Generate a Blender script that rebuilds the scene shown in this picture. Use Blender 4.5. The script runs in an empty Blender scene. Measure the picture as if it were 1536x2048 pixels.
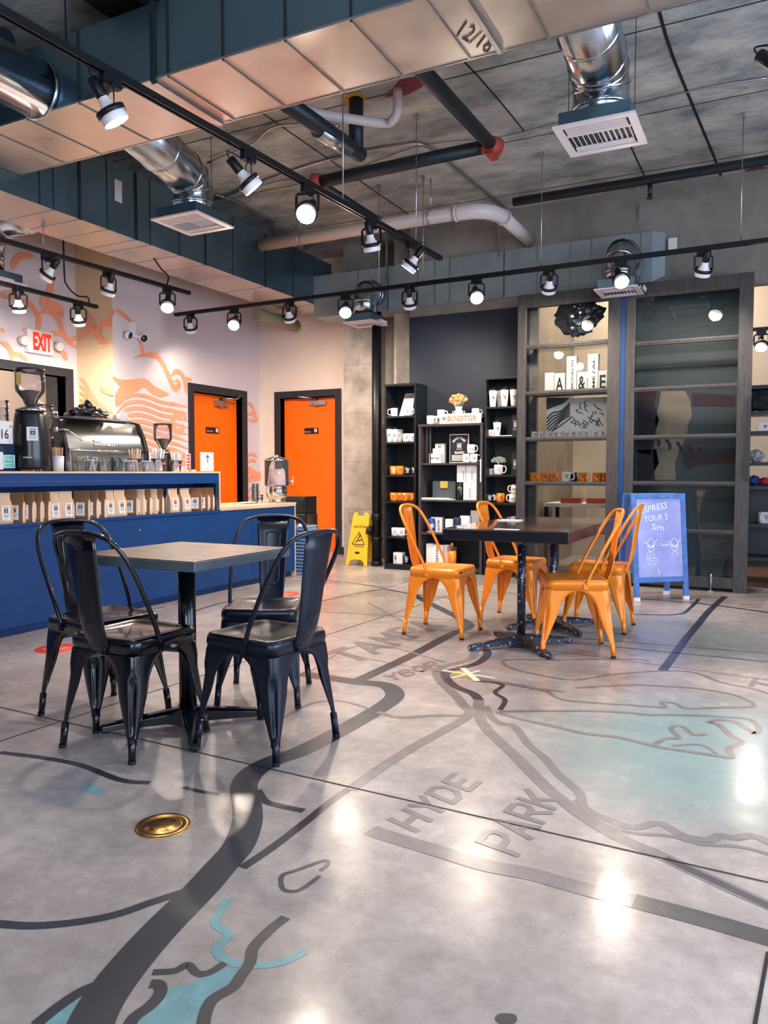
import bpy, bmesh, math, random
from mathutils import Vector, Matrix, noise
random.seed(7)
sc = bpy.context.scene
C = sc.collection
PI = math.pi
# ---------------------------------------------------------------- camera
FPX, CX, CY, EYE = 1540.0, 768.0, 1024.0, 1.08
PITCH = math.atan(79 / FPX)
YAW = math.atan(782 / FPX)
cd = bpy.data.cameras.new('camera'); cam = bpy.data.objects.new('camera', cd); C.objects.link(cam)
cam.location = (0, 0, EYE); cam.rotation_euler = (PI / 2 - PITCH, 0, YAW)
cd.sensor_fit = 'VERTICAL'; cd.sensor_height = 36; cd.lens = FPX / 2048 * 36; cd.clip_start = .05; cd.clip_end = 200
sc.camera = cam
# ---------------------------------------------------------------- world, daylight, exposure
sc.view_settings.view_transform = 'Standard'; sc.view_settings.look = 'None'; sc.view_settings.gamma = 1
sc.view_settings.use_curve_mapping = False
sc.view_settings.exposure = 0.62
sc.cycles.use_denoising = True
sc.cycles.max_bounces = 8; sc.cycles.diffuse_bounces = 4; sc.cycles.glossy_bounces = 4
sc.cycles.transmission_bounces = 8; sc.cycles.transparent_max_bounces = 12
sc.cycles.sample_clamp_indirect = 4; sc.cycles.sample_clamp_direct = 0
sc.cycles.caustics_reflective = False; sc.cycles.caustics_refractive = False
w = bpy.data.worlds.new('sky'); sc.world = w; w.use_nodes = True
w.node_tree.nodes['Background'].inputs[0].default_value = (.62, .75, 1.0, 1)
w.node_tree.nodes['Background'].inputs[1].default_value = 1.1
def area(name, loc, rot, sx, sy, power, col):
    l = bpy.data.lights.new(name, 'AREA'); l.shape = 'RECTANGLE'; l.size = sx; l.size_y = sy
    l.energy = power; l.color = col
    o = bpy.data.objects.new(name, l); C.objects.link(o); o.location = loc; o.rotation_euler = rot; return o
WIN_FRONT, WIN_RIGHT, LAMP_W, SHOP_W, BACK_W = 90, 190, 50, 60, 12
area('daylight_entrance_window', (1.1, -2.9, 1.75), (PI/2, 0, 0), 2.9, 2.4, WIN_FRONT, (.80, .89, 1.0))
area('added_fill_behind_camera', (-2.6, -1.3, 3.3), (0, 0, 0), 5.0, 2.0, BACK_W, (1, .84, .72))  # unseen warm area fill, added to brighten the near part of the room
area('daylight_side_window', (2.95, 2.4, 1.7), (PI/2, 0, PI/2), 5.6, 2.5, WIN_RIGHT, (.55, .72, 1.0))

# ---------------------------------------------------------------- pixel <-> place
_cp, _sp = math.cos(PITCH), math.sin(PITCH)
_R = Vector((math.cos(YAW), math.sin(YAW), 0)); _F = Vector((-math.sin(YAW) * _cp, math.cos(YAW) * _cp, -_sp)); _U = _R.cross(_F)
def _ray(u, v): return _F + _R * ((u - CX) / FPX) - _U * ((v - CY) / FPX)
def atZ(u, v, z=0.0):
    d = _ray(u, v); t = (z - EYE) / d.z; return Vector((d.x * t, d.y * t, z))
def atX(u, v, x):
    d = _ray(u, v); t = x / d.x; return Vector((x, d.y * t, EYE + d.z * t))
def atY(u, v, y):
    d = _ray(u, v); t = y / d.y; return Vector((d.x * t, y, EYE + d.z * t))

# ---------------------------------------------------------------- materials
def srgb(h):
    h = h.lstrip('#'); c = [int(h[i:i+2], 16) / 255 for i in (0, 2, 4)]
    return tuple(x / 12.92 if x < .04045 else ((x + .055) / 1.055) ** 2.4 for x in c)
MATS = {}
def mat(name, col, rough=.5, metal=0.0, var=0.0, vscale=6.0, bump=0.0, bscale=40.0, coat=0.0, coat_r=.1, emit=None, es=0.0, alpha=1.0, trans=0.0, ior=1.45, col2=None, detail=4.0, rvar=0.0, stretch=None):
    if isinstance(col, str): col = srgb(col)
    if isinstance(col2, str): col2 = srgb(col2)
    m = bpy.data.materials.new(name); m.use_nodes = True; nt = m.node_tree; N = nt.nodes; L = nt.links
    b = N['Principled BSDF']
    b.inputs['Base Color'].default_value = (*col, 1); b.inputs['Roughness'].default_value = rough
    b.inputs['Metallic'].default_value = metal; b.inputs['IOR'].default_value = ior
    b.inputs['Coat Weight'].default_value = coat; b.inputs['Coat Roughness'].default_value = coat_r
    b.inputs['Alpha'].default_value = alpha; b.inputs['Transmission Weight'].default_value = trans
    if emit: b.inputs['Emission Color'].default_value = (*emit, 1); b.inputs['Emission Strength'].default_value = es
    if var or bump or rvar:
        tc = N.new('ShaderNodeTexCoord'); src = tc.outputs['Object']
        if stretch:
            mp = N.new('ShaderNodeMapping'); mp.inputs['Scale'].default_value = stretch; L.new(src, mp.inputs[0]); src = mp.outputs[0]
        n = N.new('ShaderNodeTexNoise'); n.inputs['Scale'].default_value = vscale; n.inputs['Detail'].default_value = detail; n.inputs['Roughness'].default_value = .65
        L.new(src, n.inputs['Vector'])
        if var:
            r = N.new('ShaderNodeValToRGB'); a, z = r.color_ramp.elements
            a.position = .32; z.position = .68
            c2 = col2 if col2 else tuple(min(1, x * (1 + var)) for x in col)
            c1 = col if col2 else tuple(x * (1 - var) for x in col)
            a.color = (*c1, 1); z.color = (*c2, 1)
            L.new(n.outputs['Fac'], r.inputs[0]); L.new(r.outputs[0], b.inputs['Base Color'])
        if rvar:
            mr = N.new('ShaderNodeMapRange'); mr.inputs['From Min'].default_value = .3; mr.inputs['From Max'].default_value = .7
            mr.inputs['To Min'].default_value = max(0, rough - rvar); mr.inputs['To Max'].default_value = rough + rvar
            L.new(n.outputs['Fac'], mr.inputs[0]); L.new(mr.outputs[0], b.inputs['Roughness'])
        if bump:
            n2 = N.new('ShaderNodeTexNoise'); n2.inputs['Scale'].default_value = bscale; n2.inputs['Detail'].default_value = 3
            L.new(src, n2.inputs['Vector'])
            bp = N.new('ShaderNodeBump'); bp.inputs['Strength'].default_value = bump; bp.inputs['Distance'].default_value = .01
            L.new(n2.outputs['Fac'], bp.inputs['Height']); L.new(bp.outputs[0], b.inputs['Normal'])
    MATS[name] = m; return m
def floor_mat(name, c1, c2, tint=None, coat=.42):
    m = mat(name, c1, .42, 0, .3, 1.1, coat=coat, coat_r=.1, col2=c2, detail=7)
    nt = m.node_tree; N = nt.nodes; L = nt.links; b = N['Principled BSDF']
    tc = N.new('ShaderNodeTexCoord')
    n = N.new('ShaderNodeTexNoise'); n.inputs['Scale'].default_value = 14; n.inputs['Detail'].default_value = 8; n.inputs['Roughness'].default_value = .75
    L.new(tc.outputs['Object'], n.inputs['Vector'])
    old = b.inputs['Base Color'].links[0].from_socket
    mx = N.new('ShaderNodeMix'); mx.data_type = 'RGBA'; mx.blend_type = 'OVERLAY'; mx.inputs[0].default_value = .6
    L.new(old, mx.inputs[6]); L.new(n.outputs['Fac'], mx.inputs[7]); out = mx.outputs[2]
    hs = N.new('ShaderNodeHueSaturation'); hs.inputs['Saturation'].default_value = .8; L.new(out, hs.inputs['Color']); out = hs.outputs[0]
    if tint:                       # soft round areas: blue-green painted bay, blue-grey and grey-olive ones farther back
        for (cx, cy, rad, amt, tcol) in tint:
            vm = N.new('ShaderNodeVectorMath'); vm.operation = 'DISTANCE'; L.new(tc.outputs['Object'], vm.inputs[0]); vm.inputs[1].default_value = (cx, cy, 0)
            ad = N.new('ShaderNodeMath'); ad.operation = 'MULTIPLY_ADD'; L.new(n.outputs['Fac'], ad.inputs[0]); ad.inputs[1].default_value = .5; L.new(vm.outputs['Value'], ad.inputs[2])
            mr = N.new('ShaderNodeMapRange'); mr.interpolation_type = 'SMOOTHSTEP'
            mr.inputs['From Min'].default_value = rad * .55; mr.inputs['From Max'].default_value = rad + .25
            mr.inputs['To Min'].default_value = amt; mr.inputs['To Max'].default_value = 0
            L.new(ad.outputs[0], mr.inputs[0])
            m2 = N.new('ShaderNodeMix'); m2.data_type = 'RGBA'; L.new(mr.outputs[0], m2.inputs[0]); L.new(out, m2.inputs[6]); m2.inputs[7].default_value = (*tcol, 1)
            out = m2.outputs[2]
    L.new(out, b.inputs['Base Color'])
    n3 = N.new('ShaderNodeTexNoise'); n3.inputs['Scale'].default_value = 3.5; n3.inputs['Detail'].default_value = 3; L.new(tc.outputs['Object'], n3.inputs['Vector'])
    mr = N.new('ShaderNodeMapRange'); mr.inputs['From Min'].default_value = .35; mr.inputs['From Max'].default_value = .7; mr.inputs['To Min'].default_value = .12; mr.inputs['To Max'].default_value = .30
    L.new(n3.outputs['Fac'], mr.inputs[0]); L.new(mr.outputs[0], b.inputs['Coat Roughness'])
    return m
floor_mat('floor_concrete', srgb('#80736f'), srgb('#b9aca8'), tint=[(-.15, 3.2, 1.0, .75, srgb('#6f9799')), (-.6, 5.4, 1.1, .5, srgb('#5f7478')), (-2.6, 5.6, 1.5, .35, srgb('#6d6a60'))])
floor_mat('floor_ink', srgb('#0c182b'), srgb('#233148'))
floor_mat('floor_pale_ink', srgb('#665d5f'), srgb('#827779'))  # paler, greyer strokes of the floor map
floor_mat('floor_teal', srgb('#25828f'), srgb('#7db3b4'))
mat('joint_black', '#14161a', .7)
mat('concrete_ceiling', '#747c7d', .85, 0, .3, 2.4, .6, 18, col2='#cdcdc4', detail=14, stretch=(1, 1.7, 1))
mat('concrete_column', '#877e76', .8, 0, .3, 3, .3, 30, col2='#c2b7ad', detail=8)
mat('concrete_dark', '#77736b', .8, 0, .3, 3, .3, 30, col2='#928a80')
mat('wall_beige', '#e3d2c4', .75, 0, .04, 2)
mat('wall_mural', '#d6cace', .7, 0, .04, 3)
mat('wall_shaded_step', '#d8bf9c', .7, 0, .04, 3)  # shaded step face of the mural wall, shade put into the colour
mat('mural_peach', '#ee9c78', .7, 0, .08, 9)
mat('navy_wall', '#1d2634', .6, 0, .12, 2)
mat('black_trim', '#23252d', .45, 0, .1, 10)
mat('navy_paint', '#06396f', .42, 0, .12, 5, .05, 60)
mat('navy_dark', '#142a46', .5)
mat('blonde_wood', '#d9bb98', .5, 0, .15, 4, stretch=(12, .7, 12))
mat('orange_door', '#ff6a06', .45, 0, .04, 2)
mat('steel', '#b9bbc0', .28, 1, .1, 8)
mat('duct_steel_lit', '#95a0a3', .42, .4, .12, 2.2, .06, 12, rvar=.1)  # duct steel made paler and greyer, standing in for light at the back
mat('duct_steel', '#6f8b9a', .36, .92, .12, 2.2, .06, 12, rvar=.1)  # sides tinted blue, cool window light put into the steel colour
mat('duct_floor_bounce', '#c9bfb6', .34, .8, .12, 1.6, .06, 10, rvar=.1)  # same steel on undersides, warmed for light bouncing off the floor
mat('spiral_steel', '#b4bcc4', .2, 1, .15, 3, .05, 9, rvar=.08)
mat('seam_dark', '#20282c', .6)
mat('black_metal', '#15181c', .4, .3)
mat('black_pipe', '#16232a', .45, 0, .15, 8)
mat('pvc', '#d9cdca', .35)
mat('olive_metal', '#8c8468', .5)
mat('pvc_warm', '#c9b3a6', .4)
mat('red_clamp', '#a8433a', .5, 0, .4, 30)
mat('vent_white', '#e4d9da', .45)
mat('lamp_white', '#ece4e6', .35)
mat('lamp_glow', (1, .9, .78), .5, emit=(1, .83, .64), es=28)
mat('lamp_glow_soft', (1, .9, .78), .5, emit=(1, .83, .66), es=7)
mat('black_gloss', '#060a16', .22, .35, .2, 12, coat=.6, coat_r=.08)
mat('black_satin', '#0e1728', .34, .35, .35, 18, coat=.25, coat_r=.2)
mat('orange_paint', '#f58a1c', .36, .1, .1, 7, coat=.3, coat_r=.18)
mat('rubber', '#141414', .7)
mat('worn_black', '#10141f', .35, .3, .0, coat=.3)
mat('table_wood', '#1e1716', .42, 0, .4, 5, .3, 30, coat=.25, coat_r=.2, col2='#6f5145', stretch=(1, 3, 1), detail=12)
mat('table_edge', '#55626a', .35, .3, .15, 12)
mat('dark_table', '#2a2325', .2, 0, .3, 3, coat=.9, coat_r=.06, col2='#4c3a36', stretch=(14, 2, 2))
mat('dark_edge', '#15161d', .3, 0, .2, 10)
mat('white', '#e9e4e2', .4)
mat('white_ceramic', '#ece5e2', .25, coat=.5)
mat('black_ceramic', '#101215', .25, coat=.5)
mat('orange_ceramic', '#f07d12', .25, coat=.5)
mat('ink', '#1b1b1f', .6)
mat('orange_ink', '#ec6a22', .6)
mat('paper', '#e8e2e0', .7)
mat('kraft', '#cfae8e', .75, 0, .15, 9, .2, 40)
mat('kraft_light', '#dcc0a6', .75, 0, .1, 9, .2, 40)
mat('brown_kraft', '#7c5538', .75, 0, .15, 9, .2, 40)
mat('shelf_black', '#141a20', .4, 0, .2, 10)
mat('shelf_wood_edge', '#3c3638', .5, 0, .2, 12)
mat('cabinet_wood', '#3b3838', .5, 0, .35, 8, .15, 50, stretch=(6, 6, 1))
mat('cabinet_wood_light', '#77706c', .5, 0, .3, 8, .15, 50)
def clear(name, tint, rough, ior, body=0.0, bcol=(1, 1, 1)):
    m = bpy.data.materials.new(name); m.use_nodes = True; nt = m.node_tree; N = nt.nodes; L = nt.links; N.remove(N['Principled BSDF'])
    t = N.new('ShaderNodeBsdfTransparent'); t.inputs[0].default_value = (*tint, 1); g = N.new('ShaderNodeBsdfGlossy'); g.inputs['Roughness'].default_value = rough
    fr = N.new('ShaderNodeFresnel'); fr.inputs[0].default_value = ior; mx = N.new('ShaderNodeMixShader'); out = N['Material Output']
    L.new(fr.outputs[0], mx.inputs[0]); L.new(g.outputs[0], mx.inputs[2])
    if body:
        d = N.new('ShaderNodeBsdfDiffuse'); d.inputs[0].default_value = (*bcol, 1); m2 = N.new('ShaderNodeMixShader'); m2.inputs[0].default_value = body
        L.new(t.outputs[0], m2.inputs[1]); L.new(d.outputs[0], m2.inputs[2]); L.new(m2.outputs[0], mx.inputs[1])
    else: L.new(t.outputs[0], mx.inputs[1])
    L.new(mx.outputs[0], out.inputs['Surface']); MATS[name] = m
clear('glass', (.93, .95, .95), .01, 1.5)
clear('clear_plastic', (.97, .97, .98), .08, 1.3, .035)
clear('pink_drink', (.97, .80, .80), .05, 1.2, .75, (.93, .62, .62))
mat('beans', '#3a1e14', .5, 0, .5, 60, .6, 90)
mat('chrome', '#d8dadf', .1, 1)
mat('machine_steel', '#c9d0d3', .22, 1, .08, 2)
mat('black_plastic', '#111316', .3, coat=.3)
mat('bin_bag', '#15171b', .25, .2, .5, 14, 1.0, 14, coat=.6)
mat('foil_bag', '#4a4e55', .2, .7, .4, 9, 1.0, 10)
mat('yellow_plastic', '#e3b52e', .4)
mat('red_paint', '#e0472e', .5)
mat('exit_red', (.85, .01, .01), .6, emit=(1, .03, .01), es=.8)
mat('chalk_board_lit', '#8288c8', .3, 0, .25, 3, coat=.6, coat_r=.2, col2='#a9abdf')  # slate paled to blue-violet, window light put into its colour
mat('chalk', '#e6f2fb', .8)
mat('chalk_frame', '#4a74b4', .5, 0, .25, 16)
mat('brass', '#b8935a', .3, 1, .25, 14)
mat('cream_tape', '#e7d9bd', .6)
mat('mustard', '#b79a4a', .6)
mat('green_leaf', '#4f8268', .6, 0, .5, 30, col2='#cfe3cc')
mat('orange_petal', '#ef9440', .6, 0, .3, 40, col2='#f6c08a')
mat('straw', '#d3a87e', .6)
mat('green_pack', '#2f6a52', .6, 0, .5, 30)
mat('olive_pack', '#7c8048', .6, 0, .5, 30, col2='#c9c39a')
mat('pink_pack', '#e4c6c0', .6, 0, .3, 30)
mat('sticky_yellow', '#efdc7a', .7)
mat('sticky_mint', '#a8dcd2', .7)
mat('blue_can', '#27459a', .3, .3)
mat('blue_crate', '#7f98c4', .5)
mat('tote_red', '#a4402f', .6)
mat('shop_wall', '#cdbca6', .7)
mat('floor_wood', '#4a3028', .5, 0, .4, 4, stretch=(1, 12, 1))
mat('cloth_dark', '#22242a', .85, 0, .5, 20, .5, 30)
mat('cloth_blue', '#28408a', .85, 0, .5, 20, .5, 30)
mat('cloth_red', '#a83040', .85, 0, .5, 20, .5, 30)
mat('cloth_grey', '#a8a6a6', .85, 0, .5, 30, .5, 30)
mat('yellow_foam', '#c39a34', .8, 0, .4, 30)
mat('red_stain', '#7a3440', .8)
mat('panel_grey', '#444e52', .6, 0, .15, 2)
mat('panel_beige', '#8f8170', .6, 0, .15, 3)
mat('panel_maroon', '#3c2732', .6)
M = MATS

# ---------------------------------------------------------------- mesh helpers
def NB(): return bmesh.new()
def bx(bm, x0, x1, y0, y1, z0, z1, mi=0, mtx=None):
    vs = [bm.verts.new((x, y, z)) for x in (x0, x1) for y in (y0, y1) for z in (z0, z1)]
    if mtx:
        for v in vs: v.co = mtx @ v.co
    for f in ((0,1,3,2), (4,6,7,5), (0,4,5,1), (2,3,7,6), (0,2,6,4), (1,5,7,3)):
        bm.faces.new([vs[i] for i in f]).material_index = mi
    return vs
def frame_of(d):
    d = Vector(d).normalized(); a = Vector((0, 0, 1)) if abs(d.z) < .95 else Vector((1, 0, 0))
    x = a.cross(d).normalized(); return x, d.cross(x).normalized(), d
def lathe(bm, prof, seg=20, mi=0, o=(0,0,0), d=(0,0,1), cap=True, smooth=True):
    """prof: list of (radius, height along d)."""
    o = Vector(o); ax, ay, az = frame_of(d); rings = []
    for r, h in prof:
        rings.append([bm.verts.new(o + az * h + (ax * math.cos(t) + ay * math.sin(t)) * max(r, 1e-5)) for t in [2 * PI * i / seg for i in range(seg)]])
    for a, b in zip(rings, rings[1:]):
        for i in range(seg):
            f = bm.faces.new((a[i], a[(i+1) % seg], b[(i+1) % seg], b[i])); f.material_index = mi; f.smooth = smooth
    if cap:
        for rg, rev in ((rings[0], True), (rings[-1], False)):
            f = bm.faces.new(rg[::-1] if rev else rg); f.material_index = mi
def cyl(bm, p, q, r, seg=14, mi=0, r2=None):
    p = Vector(p); q = Vector(q); lathe(bm, [(r, 0), (r2 if r2 is not None else r, (q - p).length)], seg, mi, p, q - p)
def catmull(pts, n=6, closed=False):
    P = [Vector(p) for p in pts]; out = []; m = len(P)
    rng = range(m) if closed else range(m - 1)
    for i in rng:
        if closed: a, b, c, d = P[(i-1) % m], P[i], P[(i+1) % m], P[(i+2) % m]
        else: a, b, c, d = P[max(i-1, 0)], P[i], P[i+1], P[min(i+2, m-1)]
        for k in range(n):
            t = k / n
            out.append(.5 * ((2*b) + (c - a) * t + (2*a - 5*b + 4*c - d) * t*t + (3*b - a - 3*c + d) * t**3))
    if not closed: out.append(P[-1])
    return out
def tube(bm, pts, r, seg=10, mi=0, closed=False, smooth_n=0, flat=None, up=None):
    """swept tube through pts; flat=(w,h) makes a strap section instead."""
    P = catmull(pts, smooth_n, closed) if smooth_n else [Vector(p) for p in pts]
    n = len(P); rings = []; prev = None
    for i in range(n):
        if closed: d = P[(i+1) % n] - P[i-1]
        else: d = P[min(i+1, n-1)] - P[max(i-1, 0)]
        d.normalize()
        if prev is None: x, y, _ = frame_of(d)
        else:
            x = prev - d * prev.dot(d)
            x = x.normalized() if x.length > 1e-6 else frame_of(d)[0]
            y = d.cross(x)
        if up is not None and prev is None:
            x = Vector(up) - d * Vector(up).dot(d); x.normalize(); y = d.cross(x)
        prev = x
        rr = r[i] if isinstance(r, (list, tuple)) else r
        if flat: rings.append([bm.verts.new(P[i] + x * (a * flat[0] / 2) + y * (b * flat[1] / 2)) for a, b in ((-1,-1),(1,-1),(1,1),(-1,1))])
        else: rings.append([bm.verts.new(P[i] + (x * math.cos(t) + y * math.sin(t)) * rr) for t in [2*PI*k/seg for k in range(seg)]])
    s = 4 if flat else seg
    pairs = list(zip(rings, rings[1:])) + ([(rings[-1], rings[0])] if closed else [])
    for a, b in pairs:
        for i in range(s):
            f = bm.faces.new((a[i], a[(i+1) % s], b[(i+1) % s], b[i])); f.material_index = mi; f.smooth = not flat
    if not closed:
        bm.faces.new(rings[0][::-1]).material_index = mi; bm.faces.new(rings[-1]).material_index = mi
def prism(bm, pts, depth, mi=0, mtx=None):
    """polygon pts (x,y) extruded z 0..depth, then placed by mtx."""
    a = [bm.verts.new((p[0], p[1], 0)) for p in pts]; b = [bm.verts.new((p[0], p[1], depth)) for p in pts]
    n = len(pts)
    if mtx:
        for v in a + b: v.co = mtx @ v.co
    bm.faces.new(a[::-1]).material_index = mi; bm.faces.new(b).material_index = mi
    for i in range(n): bm.faces.new((a[i], a[(i+1) % n], b[(i+1) % n], b[i])).material_index = mi
def strip(bm, pts, wd, nrm, mi=0, n=5, off=0.0, taper=0):
    """flat painted stroke following pts on a surface of normal nrm."""
    P = catmull(pts, n) if n else [Vector(p) for p in pts]; nrm = Vector(nrm); L_ = []; m = len(P)
    for i, p in enumerate(P):
        d = P[min(i+1, m-1)] - P[max(i-1, 0)]; s = nrm.cross(d)
        if s.length < 1e-7: s = Vector((1, 0, 0))
        s.normalize(); t = i / (m - 1)
        k = 1.0
        if taper: k = min(1, .12 + t * 5) * min(1, .12 + (1 - t) * 5)
        hw = wd / 2 * k
        L_.append((bm.verts.new(p + nrm * off + s * hw), bm.verts.new(p + nrm * off - s * hw)))
    for a, b in zip(L_, L_[1:]):
        f = bm.faces.new((a[0], a[1], b[1], b[0])); f.material_index = mi
        if f.normal.length == 0: f.normal_update()
        if f.normal.dot(nrm) < 0: f.normal_flip()
_txt = {}
def text_geo(s, bold=0.0):
    if (s, bold) in _txt: return _txt[(s, bold)]
    cu = bpy.data.curves.new('t', 'FONT'); cu.body = s; cu.size = 1; cu.resolution_u = 2; cu.offset = bold
    o = bpy.data.objects.new('t', cu); C.objects.link(o); dg = bpy.context.evaluated_depsgraph_get(); dg.update()
    me = o.evaluated_get(dg).to_mesh(); vs = [v.co.copy() for v in me.vertices]; fs = [tuple(p.vertices) for p in me.polygons]
    o.evaluated_get(dg).to_mesh_clear(); bpy.data.objects.remove(o); bpy.data.curves.remove(cu)
    x0 = min(v.x for v in vs); x1 = max(v.x for v in vs); y0 = min(v.y for v in vs); y1 = max(v.y for v in vs)
    r = ([((v.x - x0) / (x1 - x0), (v.y - y0) / (y1 - y0)) for v in vs], fs, (x1 - x0) / (y1 - y0)); _txt[(s, bold)] = r; return r
def text(bm, s, o, right, up, mi=0, bold=0.0, curve=None):
    """lettering filling the parallelogram o, right, up (full vectors)."""
    vs, fs, _ = text_geo(s, bold); o = Vector(o); right = Vector(right); up = Vector(up)
    nv = [bm.verts.new(curve(x, y) if curve else o + right * x + up * y) for x, y in vs]; nrm = right.cross(up)
    for f in fs:
        try: g = bm.faces.new([nv[i] for i in f])
        except ValueError: continue
        g.material_index = mi
def inv_of(root):
    return (Matrix.Translation(root.location) @ root.rotation_euler.to_matrix().to_4x4()).inverted()
def obj(name, bm, mats, parent=None, label=None, world=False, recalc=True, bevel=0, solid=0, subsurf=0):
    if world and parent is not None:
        r = parent
        while r.parent: r = r.parent
        bm.transform(inv_of(r))
    if recalc: bmesh.ops.recalc_face_normals(bm, faces=bm.faces[:])
    me = bpy.data.meshes.new(name); bm.to_mesh(me); bm.free()
    for m in (mats if isinstance(mats, (list, tuple)) else [mats]): me.materials.append(M[m] if isinstance(m, str) else m)
    o = bpy.data.objects.new(name, me); C.objects.link(o)
    if parent is not None: o.parent = parent
    if label: o['label'] = label
    if solid:
        md = o.modifiers.new('solid', 'SOLIDIFY'); md.thickness = solid; md.offset = 0
    if bevel:
        md = o.modifiers.new('bevel', 'BEVEL'); md.width = bevel; md.segments = 2; md.limit_method = 'ANGLE'; md.angle_limit = .7
    if subsurf:
        md = o.modifiers.new('sub', 'SUBSURF'); md.levels = subsurf; md.render_levels = subsurf
    return o
def thing(name, label, cat, loc=(0, 0, 0), rz=0.0, group=None):
    o = bpy.data.objects.new(name, None); C.objects.link(o); o.location = loc; o.rotation_euler = (0, 0, rz)
    o.empty_display_size = .1; o['label'] = label; o['category'] = cat
    if group: o['group'] = group
    return o
def solo(name, bm, mats, label, cat, group=None, **k):
    vs = [v.co for v in bm.verts]
    c = Vector(((min(v.x for v in vs) + max(v.x for v in vs)) / 2, (min(v.y for v in vs) + max(v.y for v in vs)) / 2, min(v.z for v in vs)))
    bm.transform(Matrix.Translation(-c)); o = obj(name, bm, mats, **k); o.location = c
    o['label'] = label; o['category'] = cat
    if group: o['group'] = group
    return o
def struct(name, bm, mats, **k):
    o = obj(name, bm, mats, **k); o['kind'] = 'structure'; return o
def dup(root, loc, rz, label, group=None):
    r = root.copy(); C.objects.link(r); r.location = loc; r.rotation_euler = (0, 0, rz); r['label'] = label
    if group: r['group'] = group
    for ch in list(root.children):
        c = ch.copy(); C.objects.link(c); c.parent = r
        for g in list(ch.children):
            d = g.copy(); C.objects.link(d); d.parent = c
    return r

# ================================================================ the room
CEIL = 3.87
Zf = lambda *p: [atZ(u, v, 0) for u, v in p]
bm = NB()
f = bm.faces.new([bm.verts.new(p) for p in ((-8.6, -3.05, 0), (3.1, -3.05, 0), (3.1, 8.0, 0), (-8.6, 8.0, 0))]); f.material_index = 0
f = bm.faces.new([bm.verts.new(p) for p in ((-8.6, 8.0, 0), (-1.2, 8.0, 0), (-1.2, 10.6, 0), (-8.6, 10.6, 0))]); f.material_index = 0
f = bm.faces.new([bm.verts.new(p) for p in ((-1.2, 8.0, 0), (3.1, 8.0, 0), (3.1, 10.6, 0), (-1.2, 10.6, 0))]); f.material_index = 5
UP = Vector((0, 0, 1)); lay = [0]
def fs(mi, wd, *p, n=5, taper=0):
    lay[0] += 1; strip(bm, Zf(*p), wd, UP, mi, n, .0006 + lay[0] * .000012, taper)
def fpoly(mi, *p):
    lay[0] += 1; bm.faces.new([bm.verts.new(q + UP * (.0004 + lay[0] * .000012)) for q in catmull(Zf(*p), 4, True)]).material_index = mi
GLYPH = {'H': [((0,0),(0,1)), ((1,0),(1,1)), ((0,.5),(1,.5))], 'Y': [((0,1),(.5,.5)), ((1,1),(.5,.5)), ((.5,.55),(.5,0))], 'D': [((0,0),(0,1)), ((0,1),(.6,1),(1,.7),(1,.3),(.6,0),(0,0))],
 'E': [((0,0),(0,1)), ((0,1),(.9,1)), ((0,.5),(.75,.5)), ((0,0),(.95,0))], 'P': [((0,0),(0,1)), ((0,1),(.75,1),(1,.85),(1,.6),(.75,.45),(0,.45))], 'A': [((0,0),(.5,1)), ((1,0),(.5,1)), ((.2,.33),(.8,.33))],
 'R': [((0,0),(0,1)), ((0,1),(.75,1),(1,.85),(1,.62),(.75,.48),(0,.48)), ((.45,.48),(1,0))], 'K': [((0,0),(0,1)), ((0,.4),(1,1)), ((.3,.58),(1,0))], 'T': [((.5,0),(.5,1)), ((0,1),(1,1))],
 'M': [((0,0),(0,1)), ((1,0),(1,1)), ((0,1),(.5,.35)), ((1,1),(.5,.35))], 'B': [((0,0),(0,1)), ((0,1),(.8,1),(.95,.78),(.7,.52),(0,.52)), ((.65,.52),(1,.3),(.8,0),(0,0))], 'O': [((.3,0),(0,.3),(0,.7),(.3,1),(.7,1),(1,.7),(1,.3),(.7,0),(.3,0))]}
def ftext(s, o, r, u, mi=2, k=.20):
    O = atZ(*o); Rv = atZ(*r) - O; Uv = atZ(*u) - O; n = len(s); cell = Rv / n
    for i, ch in enumerate(s):
        for st in GLYPH[ch]:
            lay[0] += 1; pts = [O + cell * (i + .12 + .70 * x) + Uv * (.08 + .84 * y) for x, y in st]
            d0 = (pts[0] - pts[1]).normalized() * cell.length * .07; d1 = (pts[-1] - pts[-2]).normalized() * cell.length * .07; pts[0] = pts[0] + d0; pts[-1] = pts[-1] + d1
            strip(bm, pts, cell.length * k, UP, mi, 0, .0006 + lay[0] * .000012)
# painted water, then roads, shorelines and district names of the floor map
fpoly(3, (325,1980),(390,1965),(415,1950),(470,1935),(460,1965),(425,1995),(410,2020),(400,2060),(265,2060),(320,1990))
fpoly(3, (175,1992),(140,2010),(95,2040),(80,2060),(140,2060),(170,2010))
fpoly(3, (160,1579),(180,1568),(202,1574),(206,1584),(192,1592),(176,1583))
fs(1, .095, (170,2075),(200,2010),(250,1940),(320,1860),(400,1780),(440,1735),(478,1690),(495,1640),(492,1600),(488,1572),(505,1545),(545,1522),(600,1503),(681,1462),(756,1419),(788,1395),(785,1379),(763,1369),(714,1364),(600,1347))
fs(1, .075, (714,1362),(821,1312),(900,1270),(938,1253),(922,1238),(860,1207),(826,1189))
fs(1, .03, (-20,1846),(60,1852),(150,1845),(230,1830),(300,1806),(380,1780))
fs(1, .03, (484,1736),(545,1695),(610,1645),(680,1590),(750,1545))
fs(1, .03, (515,1580),(530,1602),(560,1612),(608,1622))
fs(1, .022, (367,1575),(400,1583),(440,1589))
fs(3, .024, (457,1798),(437,1830),(432,1850),(457,1870),(435,1895),(440,1912),(465,1926),(500,1930),(540,1929),(575,1920),(610,1902), n=7)
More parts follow.
